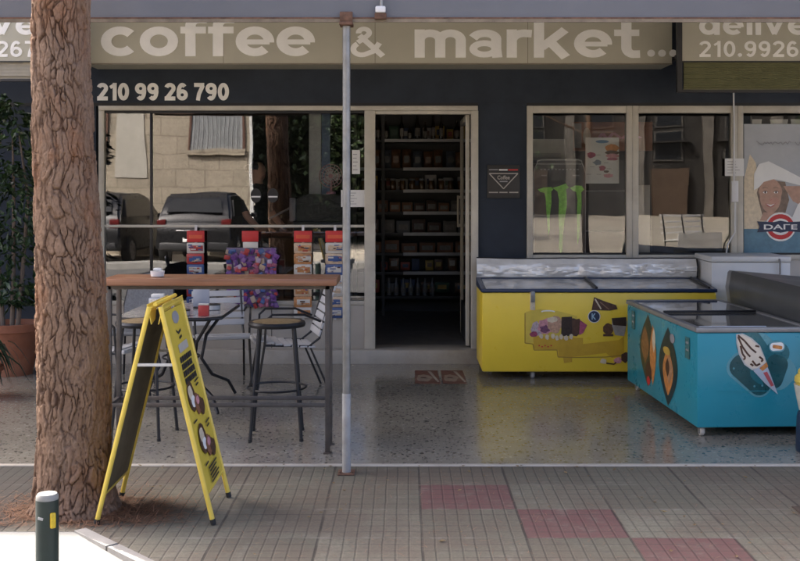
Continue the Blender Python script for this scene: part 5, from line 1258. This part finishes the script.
MB().tube([(.1, -.018, 1.528), (.107, 0, 1.527), (.1, .018, 1.528)], .0045, mat('lips', (.35, .10, .09), .5), 6).build('mouth', per)
place(per, (-1.53, 11.32, .30), R(-28))
tag(MB().b2(-2.5, -1.16, 11.02, 12.2, .129, .299, CD).build('platform', None, origin=(-1.8, 11.6, .13)), 'low dark platform left of the shop counter', 'platform')

# ------------------------------------------------------------------ across the road (seen mirrored in the panes)
STONE = stone_mat()
t = thing('stone_building', 'sunlit beige stone building across the road with a barred window', 'building', (-9, -8.6, -.14))
MB().prism([(-16, -8.6), (-4.25, -8.6), (-5.6, -14), (-16, -14)], (0, 0, -.3), (1, 0, 0), (0, 1, 0), (0, 0, 7.8), STONE).build('wall', t)
MB().b2(-4.249, -4.17, -8.68, -8.57, -.2, 7.5, mat('corner_trim_white', (.5, .5, .48), .7)).build('corner_trim', t)
for xa, xb in ((-5.85, -4.45), (-9.6, -8.2), (-12.8, -11.4)):
    mb = MB(); z0, z1 = 2.75, 3.95
    mb.b2(xa-.08, xb+.08, -8.6, -8.5, z0-.14, z0, STONE); mb.b2(xa-.06, xa, -8.599, -8.54, z0, z1, BROWN); mb.b2(xb, xb+.06, -8.599, -8.54, z0, z1, BROWN); mb.b2(xa-.06, xb+.06, -8.599, -8.54, z1, z1+.06, BROWN)
    for k in range(1, 12): x = xa+(xb-xa)*k/12; mb.tube([(x, -8.545, z0), (x, -8.545, z1)], .008, BLACKM, 6)
    wo = mb.build('window', t); MB().b2(xa, xb, -8.599, -8.585, z0, z1, mat('curtained_pane', (.26, .27, .27), .3, var=.15, vs=2)).build('pane', wo)
MB().b2(-7.9, -7.1, -8.6, -8.58, 2.0, 5.2, mat('render_patch', (.34, .32, .275), .9, var=.1)).build('render_patch', t)
CARB = mat('black_car_paint', (.010, .010, .011), .3, coat=.25); CGLS = mat('car_glass', (.008, .009, .010), .22); TYRE = mat('tyre_rubber', (.02, .02, .02), .8); RIMM = mat('alloy_rim', (.35, .35, .36), .3, .8); CHR = mat('chrome_trim', (.6, .6, .6), .15, 1)
def suv(label, loc, rz, hs=1):
    t = thing('parked_car', label, 'car', (0, 0, 0), 'cars parked across the road')
    # local: rear at +Y, x width, z up from ground
    prof = [(-2.15, .42), (-2.2, .62), (-2.1, .92), (-1.2, 1.06), (-.45, 1.60), (.2, 1.72), (1.5, 1.70), (1.98, 1.22), (2.1, 1.0), (2.16, .60), (2.1, .34), (-2.0, .30)]
    vs_ = []
    for s, wz in ((-1, 1), (1, 1)):
        for (y_, z_) in prof: vs_.append((s*(.90-.17*max(0, z_-.95)/.77), y_, z_))
    n_ = len(prof); vs_ += [(0, (y_+.04 if y_ > 0 else y_-.04), z_+(.03 if z_ > 1 else 0)) for (y_, z_) in prof]
    fs_ = [tuple(range(n_)), tuple(range(2*n_-1, n_-1, -1))]
    for i in range(n_): j = (i+1) % n_; fs_ += [(i, j, 2*n_+j, 2*n_+i), (2*n_+i, 2*n_+j, n_+j, n_+i)]
    bm = bmesh.new(); bv = [bm.verts.new(v) for v in vs_]; [bm.faces.new([bv[k] for k in f]) for f in fs_]
    bmesh.ops.recalc_face_normals(bm, faces=bm.faces); bmesh.ops.bevel(bm, geom=[e for e in bm.edges if e.calc_face_angle(0) > .3], offset=.06, segments=3, affect='EDGES'); bm.verts.index_update()
    MB().add([v.co.copy() for v in bm.verts], [[v.index for v in f.verts] for f in bm.faces], CARB).build('body', t, smooth=50); bm.free()
    MB().prism([(-.66, 0), (.66, 0), (.58, .44), (-.58, .44)], (0, 2.02, 1.24), (1, 0, 0), (0, -.69, .72), (0, .02, .02), CGLS).build('rear_window', t)
    MB().prism([(-.66, 0), (.66, 0), (.58, .62), (-.58, .62)], (0, -1.17, 1.1), (1, 0, 0), (0, .8, .6), (0, -.02, .02), CGLS).build('windscreen', t)
    for s in (-1, 1):
        MB().prism([(-1.0, 1.12), (1.62, 1.14), (1.4, 1.56), (-.3, 1.56)], (s*.885, 0, 0), (0, 1, 0), (-s*.165, 0, 1), (s*.16*0+s*.165, 0, 0), CGLS).build('side_window', t)
        mb = MB(); mb.box((s*.76, 2.10, 1.0), (.22, .07, .2), mat('dark_tail_light', (.09, .012, .012), .2), .02); mb.build('tail_light', t)
        mb = MB(); mb.box((s*.66, -2.17, .80), (.3, .08, .14), CHR, .02); mb.build('headlight', t)
        mb = MB(); mb.box((s*.98, -.75, 1.12), (.14, .1, .12), CARB, .03); mb.build('wing_mirror', t)
        for yy in (-1.35, 1.32):
            w_ = MB().lathe([(.24, -.1), (.33, -.09), (.345, 0), (.33, .09), (.24, .1)], (s*.82, yy, .345), TYRE, 28, 'X').build('wheel', t); MB().lathe([(.02, -.105), (.235, -.103), (.235, .103), (.02, .105)], (s*.82, yy, .345), RIMM, 20, 'X').build('rim', w_)
    MB().box((0, 2.17, .62), (.5, .02, .11), WHITE, .004).build('number_plate', t); MB().box((0, 2.145, .84), (.8, .05, .03), CHR, .01).build('chrome_strip', t)
    mb = MB(); mb.box((0, 2.12, .47), (1.6, .12, .18), mat('bumper_grey', (.03, .03, .032), .5), .04); mb.build('bumper', t)
    return place(t, loc, rz)
cA = suv('black parked car with its rear to the road, nearer the white building corner', (-4.88, -6.05, -.13), 0)
dup(cA, 'black parked car with its rear to the road, further left along the stone wall', (-7.35, -6.2, -.13), R(4))
# white slatted bench on the lot
WB = mat('white_bench_paint', (.74, .73, .70), .55, var=.06, stain=(.5, .45, .38), st=.4)
t = thing('white_bench', 'white slatted bench standing on the pale lot across the road', 'bench', (0, 0, 0))
for k in range(6): MB().b2(-.95, .95, -.04+k*.09, .035+k*.09, .43, .455, WB, .004).build('slat', t)
mb = MB()
for z in (.62, .78, .94, 1.10): mb.box((0, -.09-.12*(z-.45), z), (1.9, .025, .06), WB, .004, rot=(R(8), 0, 0))
mb.build('backrest', t)
for x in (-.85, 0, .85):
    mb = MB(); mb.tube([(x, .42, 0), (x, .40, .43)], .025, BLACKM, 8); mb.tube([(x, -.03, 0), (x, -.06, .43), (x, -.17, 1.14)], .022, BLACKM, 8); mb.tube([(x, .42, .42), (x, -.06, .42)], .02, BLACKM, 8); mb.build('leg', t)
MB().b2(-.95, .95, .46, .475, .10, .62, WB).build('front_board', t)
place(t, (7.6, -8.2, -.14), R(-38))
BKW = mat('grey_garden_wall', (.055, .055, .058), .9, var=.15, vs=2, bump=.3)
tag(MB().b2(-8, 5.5, -50.3, -50, -.3, 5.4, BKW).build('garden_wall', None, origin=(-1, -50, -.14)), 'long dark grey wall at the back of the lot across the road', 'wall')
HDG = leaf_mat('hedge_leaves', (.012, .024, .010), (.028, .045, .018), .6)
TL = [leaf_mat('lot_tree_leaves', (.02, .045, .012), (.055, .085, .025), .5)]
def btree(label, x, y, h, r, seed, n=7000, trunk=.16, name='broadleaf_tree', grp='dark trees across the road'):
    q = random.Random(seed); t = thing(name, label, 'tree', (x, y, -.14), grp)
    mb = MB(); mb.tube([(x, y, -.14), (x+.1, y, h*.3), (x-.05, y+.1, h*.75)], [trunk, trunk*.75, trunk*.3], BARK, 10)
    for k in range(6): a = k*1.05+seed; mb.tube([(x, y, h*.3+k*.15), (x+r*.6*math.cos(a), y+r*.6*math.sin(a), h*.55+k*.2)], [trunk*.4, .02], BARK, 6)
    mb.build('trunk', t); mb = MB()
    cl = [Vector((x+q.gauss(0, r*.5), y+q.gauss(0, r*.45), h*.62+q.gauss(0, h*.17))) for _ in range(40)]
    for k in range(n):
        c_ = q.choice(cl); p = c_+Vector((q.gauss(0, 1), q.gauss(0, 1), q.gauss(0, .8)))*r*.22
        if p.z < h*.2: continue
        leaf(mb, p, Vector((q.gauss(0, 1), q.gauss(0, 1), q.gauss(-.3, .7))).normalized(), Vector((q.gauss(0, .5), q.gauss(0, .5), 1)).normalized(), r*.10, r*.032, TL[0])
    mb.build('crown', t, smooth=0)
for k, (x, y, h, r, lab) in enumerate(((-1.6, -16, 6.5, 2.6, 'dark leafy tree just right of the stone building across the road'), (3.0, -44, 9, 4, 'broad dark tree in the middle of the lot across the road'), (30, -42, 10, 4.2, 'rightmost dark tree across the road'), (-10, -30, 11, 4.5, 'dark tree rising behind the stone building'))):
    btree(lab, x, y, h, r, k)
q = random.Random(77)
t = thing('backdrop_hedge', 'tall dark hedge added across the road to darken the long window reflection', 'hedge', (-2.2, -15, -.14))  # hedge added to give the long window a dark reflection
MB().b2(-5.0, 1.6, -15.25, -14.9, -.1, 4.4, mat('hedge_core_dark', (.02, .022, .014), .95, var=.5, vs=9, bump=1, bs=20)).build('core_slab', t)  # solid slab added to stop bright ground showing between the leaves
MB().tube([(-4.5, -15, .1), (-2, -15, .3), (1.2, -15, .1)], .12, BARK, 8).build('stem', t)
mb = MB()
for k in range(15000):
    p = Vector((q.uniform(-5.2, 1.8), -15+q.gauss(0, .5), -.1+5.6*q.random()))
    if p.z > 4.9+.6*noise.noise(Vector((p.x*1.5, 0, 0))): continue
    leaf(mb, p, Vector((q.gauss(0, 1), q.gauss(.3, 1), q.gauss(.2, .8))).normalized(), Vector((q.gauss(0, .5), q.gauss(0, .5), 1)).normalized(), .17, .055, HDG)
mb.build('foliage', t, smooth=0)
GRB = mat('grey_brown_render', (.028, .025, .022), .9, var=.5, vs=.5, bump=.3, stain=(.06, .053, .045), st=.8)
t = thing('grey_building', 'grey brown rendered building at the back of the lot behind the white bench', 'building', (18, -50, -.14))
MB().b2(5.6, 34, -60, -50, -.3, 12, GRB).build('wall', t)
for k in range(7):
    MB().b2(5.9+k*4.5, 6.5+k*4.5, -49.998, -49.6, -.3, 12, mat('pale_pilaster', (.15, .135, .115), .9, var=.3, vs=1)).build('pilaster', t)
for k in range(3):
    MB().b2(7.0+k*9, 9.2+k*9, -49.99, -49.4, -.2, 3.0, mat('brown_shutter', (.085, .055, .035), .7, var=.3, vs=2)).build('shutter', t)
for k in range(6):
    for z in (3.4, 5.6, 8.6):
        x = 7.2+k*4.5; wo = MB().b2(x, x+1.8, -49.999, -49.93, z, z+2, mat('dull_shutter_frame', (.075, .07, .062), .6)).build('window', t)
        MB().b2(x+.12, x+1.68, -49.929, -49.91, z+.1, z+1.9, mat('dark_window_glass', (.02, .022, .025), .05)).build('pane', wo)
    MB().b2(6.8+k*4.5, 9.4+k*4.5, -49.999, -49.3, 4.6, 4.75, GRB).build('balcony', t)
# bare twigged young tree in the right-hand pit
t = thing('street_tree', 'young bare twigged street tree in the paved pit at the right', 'tree', (2.62, 5.6, 0))
mb = MB(); mb.tube([(2.62, 5.6, -.05), (2.6, 5.6, 1.2), (2.66, 5.62, 2.6), (2.6, 5.6, 4.2)], [.06, .05, .042, .015], BARK, 12); mb.build('trunk', t)
mb = MB(); mb.tube([(2.655, 5.62, 2.45), (2.2, 5.6, 2.66), (1.93, 5.6, 2.80), (1.78, 5.6, 3.0)], [.02, .013, .011, .006], BARK, 8); mb.tube([(2.05, 5.6, 2.735), (1.985, 5.6, 2.84), (1.96, 5.6, 3.05)], [.008, .007, .004], BARK, 6)
for k in range(9): a = k*2.4; mb.tube([(2.62, 5.6, 2.7+k*.15), (2.62+.7*math.cos(a), 5.6+.7*math.sin(a), 3.2+k*.15)], [.014, .004], BARK, 6)
mb.build('branch', t)

# ------------------------------------------------------------------ camera, sky, sun
cam = bpy.data.cameras.new('camera'); co = bpy.data.objects.new('camera', cam); C.objects.link(co); S.camera = co
co.location = (0, 0, 1.7); co.rotation_euler = (R(90), 0, 0); cam.lens = 49.5; cam.sensor_width = 36
cam.shift_x = -(PX-400)/800; cam.shift_y = -(280.5-PY)/800; cam.clip_end = 1500; cam.clip_start = .05
EL = R(46); sd = Vector((-.72*math.cos(EL), .694*math.cos(EL), math.sin(EL))).normalized()
w = bpy.data.worlds.new('World'); S.world = w; w.use_nodes = True; nt = w.node_tree
sky = nt.nodes.new('ShaderNodeTexSky'); sky.sky_type = 'NISHITA'; sky.sun_disc = False; sky.sun_elevation = EL; sky.sun_rotation = math.atan2(sd.x, sd.y)
sky.air_density, sky.dust_density, sky.ozone_density = AIR, DUST, OZONE
bg = nt.nodes['Background']; nt.links.new(sky.outputs[0], bg.inputs[0]); bg.inputs[1].default_value = SKY_STRENGTH
sun = bpy.data.lights.new('sun', 'SUN'); sun.energy = SUN_STRENGTH; sun.angle = R(.5); sun.color = (1, .95, .86)
so = bpy.data.objects.new('sun', sun); C.objects.link(so); so.rotation_euler = (-sd).to_track_quat('-Z', 'Y').to_euler(); so.location = (-8, 8, 14)
vs = S.view_settings; S.display_settings.display_device = 'sRGB'; vs.view_transform = 'Standard'; vs.look = 'None'; vs.gamma = 1; vs.exposure = EXPOSURE; vs.use_curve_mapping = False
S.render.engine = 'CYCLES'; cy = S.cycles; cy.use_denoising = True; cy.max_bounces = 10; cy.diffuse_bounces = 5; cy.glossy_bounces = 5; cy.transparent_max_bounces = 16; cy.transmission_bounces = 4
cy.caustics_reflective = False; cy.sample_clamp_indirect = 6
